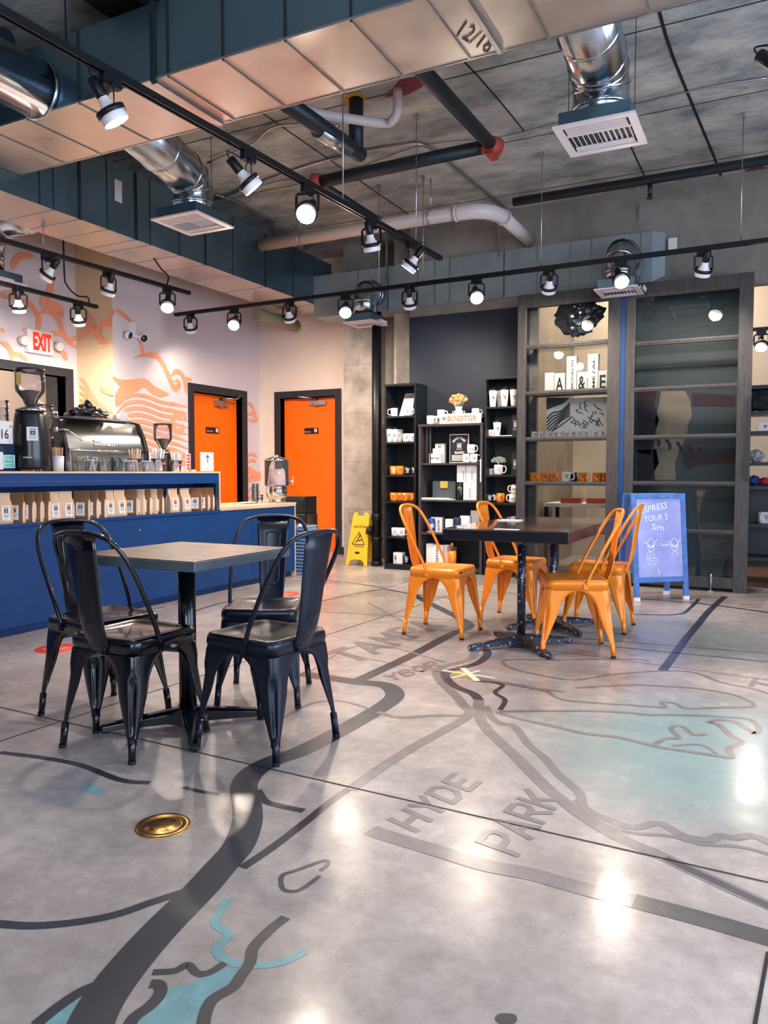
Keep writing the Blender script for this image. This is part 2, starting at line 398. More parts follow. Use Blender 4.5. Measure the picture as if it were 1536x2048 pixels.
fs(1, .028, (572,1835),(540,1860),(507,1895),(500,1925),(480,1955),(465,1975),(425,2000),(410,2030),(405,2060))
fs(1, .020, (305,1945),(350,1942),(375,1930),(395,1947),(420,1945),(450,1926), n=7)
fs(1, .028, (300,1968),(318,1970),(320,1988),(300,2012),(268,2036),(255,2060))
fs(1, .028, (200,1968),(160,1985),(115,2015),(72,2050))
fs(1, .014, (640,1742),(655,1730),(648,1722),(590,1742),(566,1750),(562,1765),(570,1781),(600,1780),(640,1752))
fs(1, .03, (0,1505),(80,1515),(160,1530),(240,1560),(300,1566))
fs(1, .02, (100,1240),(200,1225),(330,1215)); fs(1, .02, (380,1225),(470,1200),(560,1195))
fs(2, .05, (952,1302),(943,1316),(919,1325),(887,1333),(874,1343),(877,1357),(893,1374),(913,1393),(929,1413),(940,1424),(925,1440),(880,1465),(828,1494),(768,1532),(700,1580))
fs(1, .05, (968,1295),(975,1308),(958,1325),(926,1335),(893,1344),(893,1357),(913,1374),(945,1387),(958,1400))
fs(2, .05, (958,1400),(957,1416),(962,1441),(983,1468),(1018,1500),(1048,1530),(1093,1575),(1118,1595),(1148,1620),(1193,1650),(1248,1680),(1318,1710),(1393,1745),(1468,1780),(1550,1815))
fs(2, .035, (972,1412),(983,1435),(1005,1448),(1028,1452),(1058,1490),(1088,1515),(1118,1550),(1158,1585),(1168,1615),(1218,1640),(1268,1655),(1318,1647),(1368,1672),(1418,1680),(1440,1672),(1470,1676),(1508,1672),(1550,1692))
fs(2, .018, (1150,1600),(1190,1640),(1260,1665),(1340,1672),(1400,1688),(1480,1694),(1550,1712))
fs(2, .065, (740,1660),(768,1670),(868,1700),(968,1730),(1068,1750),(1168,1778),(1268,1802))
fs(1, .07, (1268,1802),(1393,1835),(1550,1880))
fs(1, .03, (1330,1716),(1400,1749),(1550,1818))
fs(2, .028, (995,1425),(1048,1440),(1118,1455),(1168,1467),(1238,1475),(1308,1492),(1368,1502),(1438,1512),(1463,1515),(1458,1497),(1483,1485),(1460,1470),(1438,1450),(1418,1445),(1440,1440),(1468,1443),(1498,1460),(1510,1468),(1518,1458),(1508,1445),(1488,1437),(1418,1432),(1343,1430),(1300,1430),(1248,1425),(1168,1422),(1000,1423))
fs(2, .022, (1303,1492),(1330,1478),(1358,1476),(1343,1460),(1350,1452),(1368,1455),(1388,1470),(1413,1468))
fs(2, .018, (1345,1492),(1380,1489),(1410,1492),(1432,1508))
fs(2, .025, (1008,1365),(1088,1380),(1128,1400),(1258,1410),(1328,1415),(1322,1405),(1350,1407),(1373,1417),(1440,1415),(1508,1412),(1468,1390),(1400,1378),(1368,1375),(1268,1370),(1150,1376))
fs(2, .022, (1300,1322),(1250,1318),(1110,1320),(1013,1320),(1020,1335),(1078,1350),(1148,1360),(1218,1350),(1323,1342),(1388,1345),(1443,1365),(1503,1377),(1550,1392))
fs(2, .022, (880,1342),(960,1356),(1040,1372),(1130,1384)); fs(1, .025, (1000,1420),(1010,1400),(990,1385),(1005,1370),(960,1362))
fs(1, .05, (1325,1341),(1345,1315),(1370,1280),(1395,1250),(1420,1220),(1450,1193))
fs(1, .04, (1180,1188),(1270,1197),(1400,1207),(1550,1227)); fs(1, .03, (1398,1198),(1378,1218),(1355,1229),(1270,1229))
fs(2, .03, (940,1432),(868,1431),(800,1435),(756,1424)); fs(2, .02, (560,1440),(620,1408),(680,1402),(740,1418))
fs(1, .02, (600,1212),(700,1190),(760,1180),(832,1189),(900,1197)); fs(1, .02, (640,1160),(720,1168),(830,1190))
fs(2, .02, (736,1205),(780,1229),(805,1243)); fs(2, .016, (610,1350),(690,1300),(760,1290),(890,1325))
for k in range(6): fs(1, .012, (1492 - k * 2.6, 1190 + k * 4.4), (1515 - k * 2.6, 1193 + k * 4.4), (1536 - k * 2.6, 1193 + k * 4.4))
fpoly(1, (990,2040),(1000,2028),(1030,2030),(1032,2045),(1010,2052))
ftext('HYDE', (833,1668), (968,1562), (772,1640)); ftext('PARK', (1038,1717), (1132,1597), (948,1684))
ftext('TAMPA', (707,1330), (896,1251), (645,1308)); ftext('YBOR', (782,1364), (887,1331), (764,1352))
ftext('H', (1493,1373), (1550,1384), (1508,1354))
# saw-cut joints
def joint(a, b, wd=.006):
    lay[0] += 1; A, B = atZ(*a), atZ(*b); d = (B - A)
    strip(bm, [A, B], wd, UP, 4, 0, .0006 + lay[0] * .000012)
joint((-60,1401),(1600,1780)); joint((-10,1486),(968,1168)); joint((1100,1272),(1536,1307)); joint((900,1262),(1536,1324), .008)
joint((1536,1905),(1506,2070), .008); joint((620,1222),(1100,1252)); joint((640,1300),(1100,1385),.004); joint((560,1160),(1250,1200))
joint((700,1195),(1010,1110)); joint((980,1285),(1550,1362),.004)
struct('floor', bm, ['floor_concrete', 'floor_ink', 'floor_pale_ink', 'floor_teal', 'joint_black', 'floor_wood'], recalc=False)

bm = NB(); bx(bm, -8.6, 3.1, -3.05, 10.6, CEIL, CEIL + .1)
for y in (.4, 1.6, 2.8, 4.0, 5.2, 6.4, 7.6): strip(bm, [Vector((-7, y, CEIL)), Vector((3, y + .02, CEIL))], .012, (0, 0, -1), 1, 0, .002)
for x in (-6.1, -3.66, -1.22, .3, 1.2): strip(bm, [Vector((x, -3, CEIL)), Vector((x + .06, 8.6, CEIL))], .014, (0, 0, -1), 1, 0, .003)
strip(bm, [atZ(u, v, CEIL) for u, v in ((1318, 20), (1345, 110), (1400, 245), (1440, 345), (1478, 470))], .02, (0, 0, -1), 1, 3, .004)
bm.faces.new([bm.verts.new(atZ(u, v, CEIL - .005)) for u, v in ((1490,340),(1520,332),(1560,340),(1540,352),(1500,356))]).material_index = 3
bm.faces.new([bm.verts.new(atZ(u, v, CEIL - .005)) for u, v in ((770,195),(800,160),(850,150),(848,172),(815,190))]).material_index = 3
bm.faces.new([bm.verts.new(atZ(u, v, CEIL - .006)) for u, v in ((683,190),(720,182),(732,195),(728,212),(690,208))]).material_index = 2
struct('ceiling', bm, ['concrete_ceiling', 'joint_black', 'yellow_foam', 'red_stain'], recalc=False)

def quadX(bm, x, y0, y1, z0, z1, mi=0): bm.faces.new([bm.verts.new(p) for p in ((x,y0,z0),(x,y1,z0),(x,y1,z1),(x,y0,z1))]).material_index = mi
def quadY(bm, y, x0, x1, z0, z1, mi=0): bm.faces.new([bm.verts.new(p) for p in ((x0,y,z0),(x1,y,z0),(x1,y,z1),(x0,y,z1))]).material_index = mi
XN, XL, YS, YB = -6.93, -6.38, 6.13, 8.77
bm = NB()      # left wall: near part with the serving hatch, the step, the part with the first door
WY0, WY1, WZ0, WZ1 = 4.2, 5.97, 1.0, 2.12
bx(bm, XN - .12, XN, -3.05, WY0, 0, CEIL); bx(bm, XN - .12, XN, WY1, YS, 0, CEIL); bx(bm, XN - .12, XN, WY0, WY1, 0, WZ0); bx(bm, XN - .12, XN, WY0, WY1, WZ1, CEIL)
bx(bm, XN, XL - .14, YS, YS + .1, 0, CEIL, 1); quadX(bm, XL, YS, YS + .1, 0, CEIL); quadY(bm, YS, XL - .14, XL, 0, CEIL, 1)
D1a, D1b, DZ = 7.40, 8.37, 2.075
bx(bm, XL - .14, XL, YS + .1, D1a, 0, CEIL); bx(bm, XL - .14, XL, D1b, YB, 0, CEIL); bx(bm, XL - .14, XL, D1a, D1b, DZ, CEIL)
wl_ = [0]
def wsX(x, wd, *p, taper=1, n=5): wl_[0] += 1; strip(bm, [atX(u, v, x) for u, v in p], wd * .8, (1, 0, 0), 2, n, .002 + wl_[0] * .0002, taper)
def wsY(y, wd, *p, taper=1, n=5): wl_[0] += 1; strip(bm, [atY(u, v, y) for u, v in p], wd * .8, (0, -1, 0), 2, n, .002 + wl_[0] * .0002, taper)
wl = lambda wd, *p, **k: wsX(XL, wd, *p, **k); wn = lambda wd, *p, **k: wsX(XN, wd, *p, **k); wy = lambda wd, *p, **k: wsY(YS, wd, *p, **k)
wl(.07, (231,621),(240,624),(254,636),(268,650)); wl(.07, (279,682),(283,695),(288,712)); wl(.09, (266,716),(288,710),(311,712),(325,727),(334,745),(341,762),(347,774),(352,778),(358,770),(354,762),(348,764))
wl(.08, (340,755),(350,744),(360,746),(367,756),(371,772),(372,788)); wl(.05, (366,756),(376,758),(384,761))
wl(.13, (224,754),(245,768),(268,768),(289,766),(305,779),(320,786),(338,789)); wl(.16, (232,812),(244,785),(262,774),(285,770))
for k in range(9):
    y0 = 800 + k * 13
    wl(.055, (232, y0 + 14), (250, y0 - 4), (272, y0 - 10), (296, y0 - 6), (322, y0 + 4), (350, y0 + 9), (376, y0 + 14 + k), n=4)
wl(.09, (372,840),(366,828),(352,830),(345,845),(352,862),(364,860),(366,848)); wl(.06, (330,900),(350,905),(374,915)); wl(.06, (300,910),(340,918),(374,930))
wl(.06, (494,806),(502,810),(508,822),(513,838),(506,842),(494,838)); wl(.05, (494,830),(505,828),(514,838)); wl(.05, (494,912),(505,908),(515,915)); wl(.05, (494,925),(504,920),(512,924))
wl(.12, (493,935),(505,945),(518,952),(540,952)); wl(.1, (493,962),(505,955),(520,956)); wl(.05, (493,985),(505,975),(516,970)); wl(.05, (493,1000),(505,990),(520,982))
wn(.09, (25,541),(28,526),(38,515),(52,511),(68,513)); wn(.1, (100,546),(102,566),(97,588),(86,602),(83,618)); wn(.08, (42,600),(58,608),(72,625),(77,643),(73,667)); wn(.07, (44,655),(50,662),(66,666),(86,670))
wn(.08, (76,630),(94,622),(111,631),(121,648),(126,668),(138,684),(154,698)); wn(.07, (0,684),(14,692),(22,706),(22,722)); wn(.06, (24,707),(40,711),(56,722)); wn(.08, (108,696),(124,704),(133,722)); wn(.07, (100,672),(109,666),(124,670))
wn(.05, (0,657),(8,664)); wn(.06, (0,590),(14,594),(30,590)); wn(.07, (136,683),(148,677),(158,678))
for k in range(4): wn(.035, (90 - k, 606 + k * 5), (105, 604 + k * 5), (118, 611 + k * 5), (127, 622 + k * 5))
wy(.08, (159,684),(168,665),(180,657),(192,667),(204,683),(220,682)); wy(.08, (192,668),(203,650),(215,647),(226,650)); wy(.07, (222,650),(223,632),(230,620)); wy(.04, (170,637),(177,634),(184,638)); wy(.05, (170,645),(180,643),(190,652))
wy(.07, (202,655),(198,668),(206,680)); 
for k in range(5): wy(.05, (160, 757 + k * 14), (172, 766 + k * 13), (184, 787 + k * 12), (198, 806 + k * 11), (230, 828 + k * 10))
wy(.06, (200,775),(212,782),(229,790))
struct('wall_left', bm, ['wall_mural', 'wall_shaded_step', 'mural_peach'], recalc=False)
bm = NB()   # hatch trim
for y0, y1, z0, z1 in ((WY0 - .09, WY1 + .09, WZ1, WZ1 + .09), (WY1, WY1 + .09, WZ0, WZ1), (WY0 - .09, WY0, WZ0, WZ1), (WY0 - .09, WY1 + .09, WZ0 - .07, WZ0)): bx(bm, XN - .12, XN + .025, y0, y1, z0, z1)
bx(bm, XN - .30, XN - .12, WY1 - .01, WY1 + .03, WZ0, WZ1 + .03)
struct('trim_1', bm, 'black_trim')
bm = NB(); bx(bm, -8.6, -8.5, 2.5, 7.5, 0, CEIL); bx(bm, -8.5, XN - .12, 7.3, 7.4, 0, CEIL); bx(bm, -8.5, XN - .12, 2.5, 2.6, 0, CEIL)
tube(bm, [(-8.48, 5.6, 2.05), (-8.2, 5.85, 1.75)], .02); tube(bm, [(-8.48, 6.6, 2.15), (-8.1, 6.95, 1.75)], .02)
struct('wall_kitchen', bm, 'wall_beige')
kl = bpy.data.lights.new('kitchen_light', 'AREA'); kl.size = 1.0; kl.energy = 45; kl.color = (1, .9, .76)
o = bpy.data.objects.new('kitchen_light', kl); C.objects.link(o); o.location = (-7.8, 5.2, 3.6)
# back wall with the second door
D2a, D2b = -6.035, -5.165
bm = NB(); bx(bm, XL - .14, D2a, YB, YB + .14, 0, CEIL); bx(bm, D2b, -4.3, YB, YB + .14, 0, CEIL); bx(bm, D2a, D2b, YB, YB + .14, DZ + .01, CEIL)
struct('wall_back', bm, 'wall_beige')
bm = NB(); bx(bm, -4.86, -4.38, 8.45, YB, 0, CEIL, 0)
for k in range(5): strip(bm, [Vector((-4.86, 8.449, .62 + k * .6)), Vector((-4.38, 8.449, .62 + k * .6))], .006, (0, -1, 0), 1, 0, .001)
bx(bm, -4.38, -3.74, 8.62, 8.75, 0, CEIL, 1); bx(bm, -4.04, -3.74, 8.22, 8.62, 0, CEIL, 0)
struct('column', bm, ['concrete_column', 'concrete_dark'])
bm = NB(); bx(bm, -3.74, -2.34, 8.0, 8.12, 0, 2.83); struct('wall_navy', bm, 'navy_wall')
bm = NB(); bx(bm, -3.74, 3.05, 8.02, 8.16, 2.83, CEIL); struct('wall_header', bm, 'concrete_dark')
bm = NB(); bx(bm, -2.44, -2.34, 8.12, 10.0, 0, CEIL); struct('wall_shop_side', bm, 'panel_beige')
bm = NB(); bx(bm, -2.44, 3.05, 10.0, 10.1, 0, CEIL); struct('wall_shop', bm, 'shop_wall')
# baseboards
bm = NB(); bx(bm, D2b + .09, -4.86, YB - .015, YB, 0, .1); bx(bm, XL, D2a - .09, YB - .015, YB, 0, .1); struct('baseboard_back', bm, 'black_trim')
bm = NB(); bx(bm, XL, XL + .015, D1b + .09, YB, 0, .1); bx(bm, XL, XL + .015, YS, D1a - .09, 0, .1); struct('baseboard_left', bm, 'black_trim')
# glazed walls behind and beside the camera (the daylight comes through them)
bm = NB()
for x0, x1, z0, z1 in ((-8.6, -.4, 0, CEIL), (2.65, 3.1, 0, CEIL), (-.4, 2.65, 0, .5), (-.4, 2.65, 3.0, CEIL)): bx(bm, x0, x1, -3.15, -3.05, z0, z1)
struct('wall_front', bm, 'navy_wall')  # unseen wall, coloured dark to keep reflections in the duct steel dark
bm = NB()
for y0, y1, z0, z1 in ((-3.05, -.5, 0, CEIL), (5.3, 10.6, 0, CEIL), (-.5, 5.3, 0, .4), (-.5, 5.3, 3.0, CEIL)): bx(bm, 3.05, 3.15, y0, y1, z0, z1)
struct('wall_right', bm, 'wall_beige')
def window(n, along, c, a0, a1, z0, z1, k):
    bm = NB()
    for i in range(k + 1):
        a = a0 + (a1 - a0) * i / k
        if along == 'x': bx(bm, a - .03, a + .03, c - .04, c + .04, z0, z1)
        else: bx(bm, c - .04, c + .04, a - .03, a + .03, z0, z1)
    for z in (z0, z1, z0 + (z1 - z0) * .72):
        if along == 'x': bx(bm, a0, a1, c - .03, c + .03, z - .03, z + .03)
        else: bx(bm, c - .03, c + .03, a0, a1, z - .03, z + .03)
    struct(n, bm, 'black_trim')
window('window_1', 'x', -3.1, -.4, 2.65, .5, 3.0, 3); window('window_2', 'y', 3.1, -.5, 5.3, .4, 3.0, 4)

# ---------------------------------------------------------------- doors
def restroom_plate(T, mk, leaf):
    bm = NB(); mk(bm); return obj('restroom_plate', bm, ['black_plastic', 'white'], leaf, world=True, recalc=False)
# door 1 in the left wall
d1 = bpy.data.objects.new('door_1', None); C.objects.link(d1); d1.location = (XL, (D1a + D1b) / 2, 0); d1['kind'] = 'structure'
bm = NB()
for y0, y1, z0, z1 in ((D1a - .095, D1a, 0, DZ + .095), (D1b, D1b + .095, 0, DZ + .095), (D1a, D1b, DZ, DZ + .095)): bx(bm, XL - .14, XL + .02, y0, y1, z0, z1)
obj('door_frame', bm, 'black_trim', d1, world=True, bevel=.003)
XD = XL - .09
bm = NB(); bx(bm, XD - .045, XD, D1a + .004, D1b - .004, .008, DZ - .004); leaf = obj('door_leaf', bm, 'orange_door', d1, world=True)
bm = NB(); a = atX(411, 838, XD); b = atX(437, 852, XD); bx(bm, XD, XD + .006, a.y, b.y, 1.58, 1.66)
text(bm, 'Restrooms', (XD + .008, a.y + .02, 1.60), (0, .11, 0), (0, 0, .022), 1); 
for k in (0, 1): bx(bm, XD + .006, XD + .009, b.y - .06 + k * .025, b.y - .045 + k * .025, 1.60, 1.65, 1)
obj('restroom_plate', bm, ['black_plastic', 'white'], leaf, world=True, recalc=False)
bm = NB(); a = atX(427, 799, XD); b = atX(458, 805, XD); zc = 1.985
bx(bm, XD, XD + .05, a.y, a.y + .25, zc - .05, zc + .02); cyl(bm, (XD + .03, a.y + .12, zc - .07), (XD + .03, a.y + .12, zc + .06), .022)
tube(bm, [(XD + .04, a.y + .12, zc + .055), (XD + .16, a.y + .3, zc + .06), (XL + .03, a.y + .38, DZ + .02)], .012)
obj('door_closer', bm, 'steel', leaf, world=True)
# door 2 in the back wall
d2 = bpy.data.objects.new('door_2', None); C.objects.link(d2); d2.location = ((D2a + D2b) / 2, YB, 0); d2['kind'] = 'structure'
bm = NB(); DZ2 = DZ + .01
for x0, x1, z0, z1 in ((D2a - .09, D2a, 0, DZ2 + .09), (D2b, D2b + .09, 0, DZ2 + .09), (D2a, D2b, DZ2, DZ2 + .09)): bx(bm, x0, x1, YB - .02, YB + .14, z0, z1)
obj('door_frame', bm, 'black_trim', d2, world=True, bevel=.003)
YD = YB + .09
bm = NB(); bx(bm, D2a + .004, D2b - .004, YD, YD + .045, .008, DZ2 - .004); leaf = obj('door_leaf', bm, 'orange_door', d2, world=True)
bm = NB(); a = atY(609, 850, YD); b = atY(637, 850, YD); bx(bm, a.x, b.x, YD - .006, YD, 1.60, 1.68)
text(bm, 'Restrooms', (a.x + .01, YD - .008, 1.62), (.09, 0, 0), (0, 0, .02), 1)
for k in (0, 1): bx(bm, b.x - .06 + k * .025, b.x - .045 + k * .025, YD - .009, YD - .006, 1.62, 1.67, 1)
obj('restroom_plate', bm, ['black_plastic', 'white'], leaf, world=True, recalc=False)
bm = NB(); a = atY(623, 806, YD); zc = atY(640, 806, YD).z
bx(bm, a.x, a.x + .24, YD - .05, YD, zc - .03, zc + .03); cyl(bm, (a.x + .1, YD - .03, zc - .05), (a.x + .1, YD - .03, zc + .06), .02)
tube(bm, [(a.x + .1, YD - .04, zc + .06), (a.x - .1, YD - .14, zc + .08), (a.x - .2, YB - .0, zc + .085), (a.x + .12, YB - .01, zc + .09)], .01)
obj('door_closer', bm, 'steel', leaf, world=True)

# ================================================================ ducts and pipes overhead
def seamlines_x(bm, xs, y0, y1, z0, z1, mi=1):
    for x in xs:
        bx(bm, x - .007, x + .007, y0 - .006, y0, z0, z1, mi); bx(bm, x - .006, x + .006, y0, y1, z0 - .005, z0, mi + 1)
AX0, AX1, AZ0, AZ1 = -5.58, -5.0, 3.10, 3.67
bm = NB(); vs = bx(bm, AX0, AX1, -3.0, 8.4, AZ0, AZ1)
for f in bm.faces:
    f.normal_update()
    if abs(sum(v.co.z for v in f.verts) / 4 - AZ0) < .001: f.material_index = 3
for k, px in enumerate((108, 160, 215, 272, 300, 358, 410, 465, 530, 585, 628)):
    y = atX(px, 450, AX1).y; s = .010 if k in (1, 3, 6, 8) else .004
    bx(bm, AX1, AX1 + s, y - s, y + s, AZ0 - .004, AZ1, 1); bx(bm, AX0, AX1, y - s * .6, y + s * .6, AZ0 - .006, AZ0, 2)
for k in range(12): bx(bm, AX1, AX1 + .004, -2.5 + k * .6, -2.49 + k * .6, AZ0, AZ1, 1)
a = atX(236, 393, AX1); bx(bm, AX1 + .003, AX1 + .006, a.y - .04, a.y + .04, 3.36, 3.54, 4)
DU = ['duct_steel', 'seam_dark', 'steel', 'duct_floor_bounce', 'paper']
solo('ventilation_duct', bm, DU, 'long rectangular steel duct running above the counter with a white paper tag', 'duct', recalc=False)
BX0, BY0, BY1, BZ0, BZ1 = -4.995, 3.35, 3.93, 3.26, 3.68
bm = NB(); bx(bm, BX0, 3.0, BY0, BY1, BZ0, BZ1)
for f in bm.faces:
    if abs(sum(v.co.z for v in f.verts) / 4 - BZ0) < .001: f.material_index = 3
xs = [atZ(u, v, BZ0).x for u, v in ((20, 278), (90, 255), (355, 165), (460, 130), (580, 90), (707, 47), (853, 0))]
for x in xs + [xs[-1] + .42, xs[-1] + .9, xs[-1] + 1.35, xs[-1] + 1.8, xs[1] + .45]:
    bx(bm, x - .005, x + .005, BY0 - .008, BY0, BZ0, BZ1, 1); bx(bm, x - .005, x + .005, BY0, BY1, BZ0 - .008, BZ0, 2)
x = atZ(330, 175, BZ0).x; bx(bm, x - .015, x + .015, BY0 - .016, BY0 - .004, BZ0 - .01, CEIL, 1); bx(bm, x - .02, x + .02, BY0, BY1, BZ0 - .018, BZ0, 2)
x = atZ(935, 0, BZ0).x; bx(bm, x - .012, x + .012, BY0, BY1, BZ0 - .018, BZ0, 2)
bx(bm, BX0 + .02, 3.0, BY0 - .01, BY0, BZ0, BZ0 + .012, 2); bx(bm, BX0 + .02, 3.0, BY1, BY1 + .01, BZ0 - .004, BZ0 + .012, 2)
zz = BZ0 - .003; O = atZ(912, 52, zz); Rr = atZ(955, 94, zz); Uu = atZ(950, 38, zz)
text(bm, '12/18', atZ(912, 72, zz), atZ(974, 108, zz) - atZ(912, 72, zz), (atZ(932, 42, zz) - atZ(912, 72, zz)), 5, .0)
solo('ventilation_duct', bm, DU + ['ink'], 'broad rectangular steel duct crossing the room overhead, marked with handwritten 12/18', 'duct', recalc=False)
CY0, CZ0, CZ1 = 7.98, 2.94, 3.43
bm = NB()
bx(bm, -5.0, -1.12, CY0, 8.38, CZ0, CZ1)
va = [(-1.12, CY0, CZ0), (-1.12, CY0, CZ1), (-1.12, 8.38, CZ0), (-1.12, 8.38, CZ1)]; vb = [(-.78, CY0 + .12, 3.10), (-.78, CY0 + .12, 3.36), (-.78, 8.38, 3.10), (-.78, 8.38, 3.36)]
A_ = [bm.verts.new(p) for p in va]; B_ = [bm.verts.new(p) for p in vb]
for i, j in ((0, 1), (1, 3), (3, 2), (2, 0)): bm.faces.new((A_[i], A_[j], B_[j], B_[i]))
bx(bm, -.78, 3.0, CY0 + .12, 8.38, 3.10, 3.36)
for u in (716, 776, 836, 870, 900, 1008, 1074, 1140, 1182, 1280):
    x = atY(u, 560, CY0).x; bx(bm, x - .004, x + .004, CY0 - .006, CY0, CZ0, CZ1, 1 if u in (776, 1008) else 2)
x = atY(1380, 500, CY0 + .12).x; bx(bm, x, x + .02, CY0 + .11, CY0 + .12, 3.1, 3.36, 1)
p = atY(1346, 490, CY0 + .03); bx(bm, p.x - .04, p.x + .04, CY0 - .0, CY0 + .005, p.z - .06, p.z + .06, 4)
solo('ventilation_duct', bm, ['duct_steel_lit'] + DU[1:], 'grey rectangular duct along the back wall above the glazed cabinets, stepping narrower', 'duct', recalc=False)

def rings(bm, pts, rad, mi=0):
    for p, d in pts:
        lathe(bm, [(rad + .001, -.012), (rad + .008, -.006), (rad + .008, .006), (rad + .001, .012)], 28, mi, p, d, cap=False)
def diffuser(cx, cy, z, rad, start, label, elbow_z, half=.235):
    """square ceiling register on a galvanised drop fed by a round elbow from the trunk duct at start."""
    T = thing('air_diffuser', label, 'air vent', (cx, cy, z), 0, 'square air registers on round ducts')
    bm = NB(); h = half
    # white face: border, slats in three directions
    for a0, a1, b0, b1 in ((-h, h, -h, -h + .045), (-h, h, h - .045, h), (-h, -h + .045, -h + .045, h - .045), (h - .045, h, -h + .045, h - .045)): bx(bm, cx + a0, cx + a1, cy + b0, cy + b1, z, z + .012)
    for k in range(4): bx(bm, cx - h + .06, cx + h - .06, cy - h + .06 + k * .028, cy - h + .072 + k * .028, z + .001, z + .02, 0, None)
    bx(bm, cx - h + .04, cx + h - .04, cy - .07, cy - .06, z, z + .02)
    for k in range(12):
        x = cx - h + .07 + k * .031; t = (-.35 if k < 6 else .35)
        m = Matrix.Translation((x, cy + .02, z + .015)) @ Matrix.Rotation(t, 4, 'Y'); bx(bm, -.002, .002, -.08, .08, -.014, .02, 0, m)
    for k in range(2): bx(bm, cx - h + .06, cx + h - .06, cy + .12 + k * .03, cy + .135 + k * .03, z + .001, z + .02)
    obj('grille', bm, 'vent_white', T, world=True)
    bm = NB(); bx(bm, cx - h + .03, cx + h - .03, cy - h + .03, cy + h - .03, z + .022, z + .095); bx(bm, cx - h + .05, cx + h - .05, cy - h + .05, cy + h - .05, z + .012, z + .022, 1)
    for a_ in (-1, 1): cyl(bm, (cx + a_ * (h - .04), cy, z + .09), (cx + a_ * (h - .04), cy, CEIL if z > 3 else 2.96), .0025, 5, 1)
    obj('plenum_box', bm, ['duct_steel', 'seam_dark'], T, world=True)
    bm = NB(); s = Vector(start); top = Vector((cx, cy, elbow_z))
    a = Vector((cx, cy, z + .095)); b = Vector((cx, cy, z + .17)); dirn = (s - top); dirn.normalize()
    path = [a, b] + [b.lerp(top, t) * 1 for t in ()]
    c1 = Vector((cx, cy, elbow_z)); bend = min(.26, (c1 - s).length * .5, (c1.z - b.z))
    P = [a, c1 - Vector((0, 0, bend))]
    e = c1 + dirn * bend
    for t in (.33, .66): 
        q = (1 - t) ** 2 * P[1] + 2 * t * (1 - t) * c1 + t * t * e; P.append(q)
    P += [e, s]
    tube(bm, P, rad, 28)
    rg = []
    for i in range(1, len(P) - 1):
        rg.append((P[i], (P[i + 1] - P[i - 1]).normalized()))
    rg.append((e.lerp(s, .45), dirn)); rings(bm, rg, rad)
    obj('round_duct', bm, 'spiral_steel', T, world=True)
    return T
diffuser(-.985, 4.82, 3.10, .165, (-.93, 3.932, 3.47), 'large square white air register on a wide shiny elbow below the duct marked 12/18', 3.47)
diffuser(-4.28, 4.99, 3.10, .165, (-3.95, 3.927, 3.46), 'square white air register on a shiny elbow hanging beside the duct above the counter', 3.46)
_p = atZ(730, 649, 2.74)
diffuser(_p.x, _p.y, 2.74, .13, (_p.x, 7.972, 3.12), 'small white air register behind the glowing lamp, above the concrete column', 3.12, .19)
_p = atZ(1238, 585, 2.72)
diffuser(_p.x, _p.y, 2.72, .13, (_p.x, 7.972, 3.12), 'white air register hanging in front of the glazed cabinets under the glowing lamp', 3.12, .19)
diffuser(-6.42, 4.72, 2.80, .12, (-5.585, 4.72, 3.30), 'white air register on a round duct high by the mural, cut by the picture edge', 3.30, .22)
bm = NB(); p = atY(85, 190, BY0); cyl(bm, (p.x - .02, BY0 - .006, 3.40), (p.x - .02, -2.0, 3.40), .165, 30)
rings(bm, [(Vector((p.x - .02, y, 3.40)), Vector((0, 1, 0))) for y in (3.335, 1.9, .6)], .168)
solo('round_duct', bm, 'spiral_steel', 'wide shiny round duct joining the near side of the broad overhead duct', 'duct')
bm = NB(); a = atZ(513, 628, 2.98); b = atZ(598, 656, 2.98); cyl(bm, (a.x, a.y, 2.98), (a.x, 8.5, 2.98), .075, 20); rings(bm, [(Vector((a.x, 8.1, 2.98)), Vector((0, 1, 0)))], .075)
solo('round_duct', bm, 'olive_metal', 'short dull olive round duct stub under the duct corner by the back wall', 'duct')

def pipe(name, pts, r, m, label, cat='pipe', group=None, sn=0, extra=None):
    bm = NB(); tube(bm, pts, r, 14, smooth_n=sn)
    if extra: extra(bm)
    return solo(name, bm, m, label, cat, group)
# white drain pipe with elbow
T = thing('drain_pipe', 'thick white plastic drain pipe bending towards the back wall under the ceiling', 'pipe', (-3.6, 6.85, 3.5))
bm = NB(); tube(bm, [(-4.95, 6.85, 3.5), (-2.72, 6.85, 3.5)], .062, 18); obj('straight_run', bm, 'pvc_warm', T, world=True)
bm = NB(); tube(bm, [(-2.72, 6.85, 3.5), (-2.55, 6.87, 3.5), (-2.42, 6.97, 3.5), (-2.36, 7.15, 3.5)], .07, 18, smooth_n=4); rings(bm, [(Vector((-2.72, 6.85, 3.5)), Vector((1, 0, 0))), (Vector((-2.36, 7.15, 3.5)), Vector((0, 1, 0)))], .07); obj('elbow', bm, 'pvc', T, world=True)
bm = NB(); tube(bm, [(-2.36, 7.15, 3.5), (-2.35, 8.0, 3.5)], .062, 18); obj('straight_run', bm, 'pvc', T, world=True)
bm = NB()
for x in (-4.45, -2.98, -1.0):
    if x < -2: tube(bm, [(x, 6.85 + .075 * math.sin(t), 3.5 + .075 * math.cos(t)) for t in [2 * PI * i / 16 for i in range(16)]], .006, 6, closed=True); tube(bm, [(x, 6.85, 3.575), (x, 6.85, CEIL)], .006, 6)
obj('pipe_hanger', bm, 'steel', T, world=True)
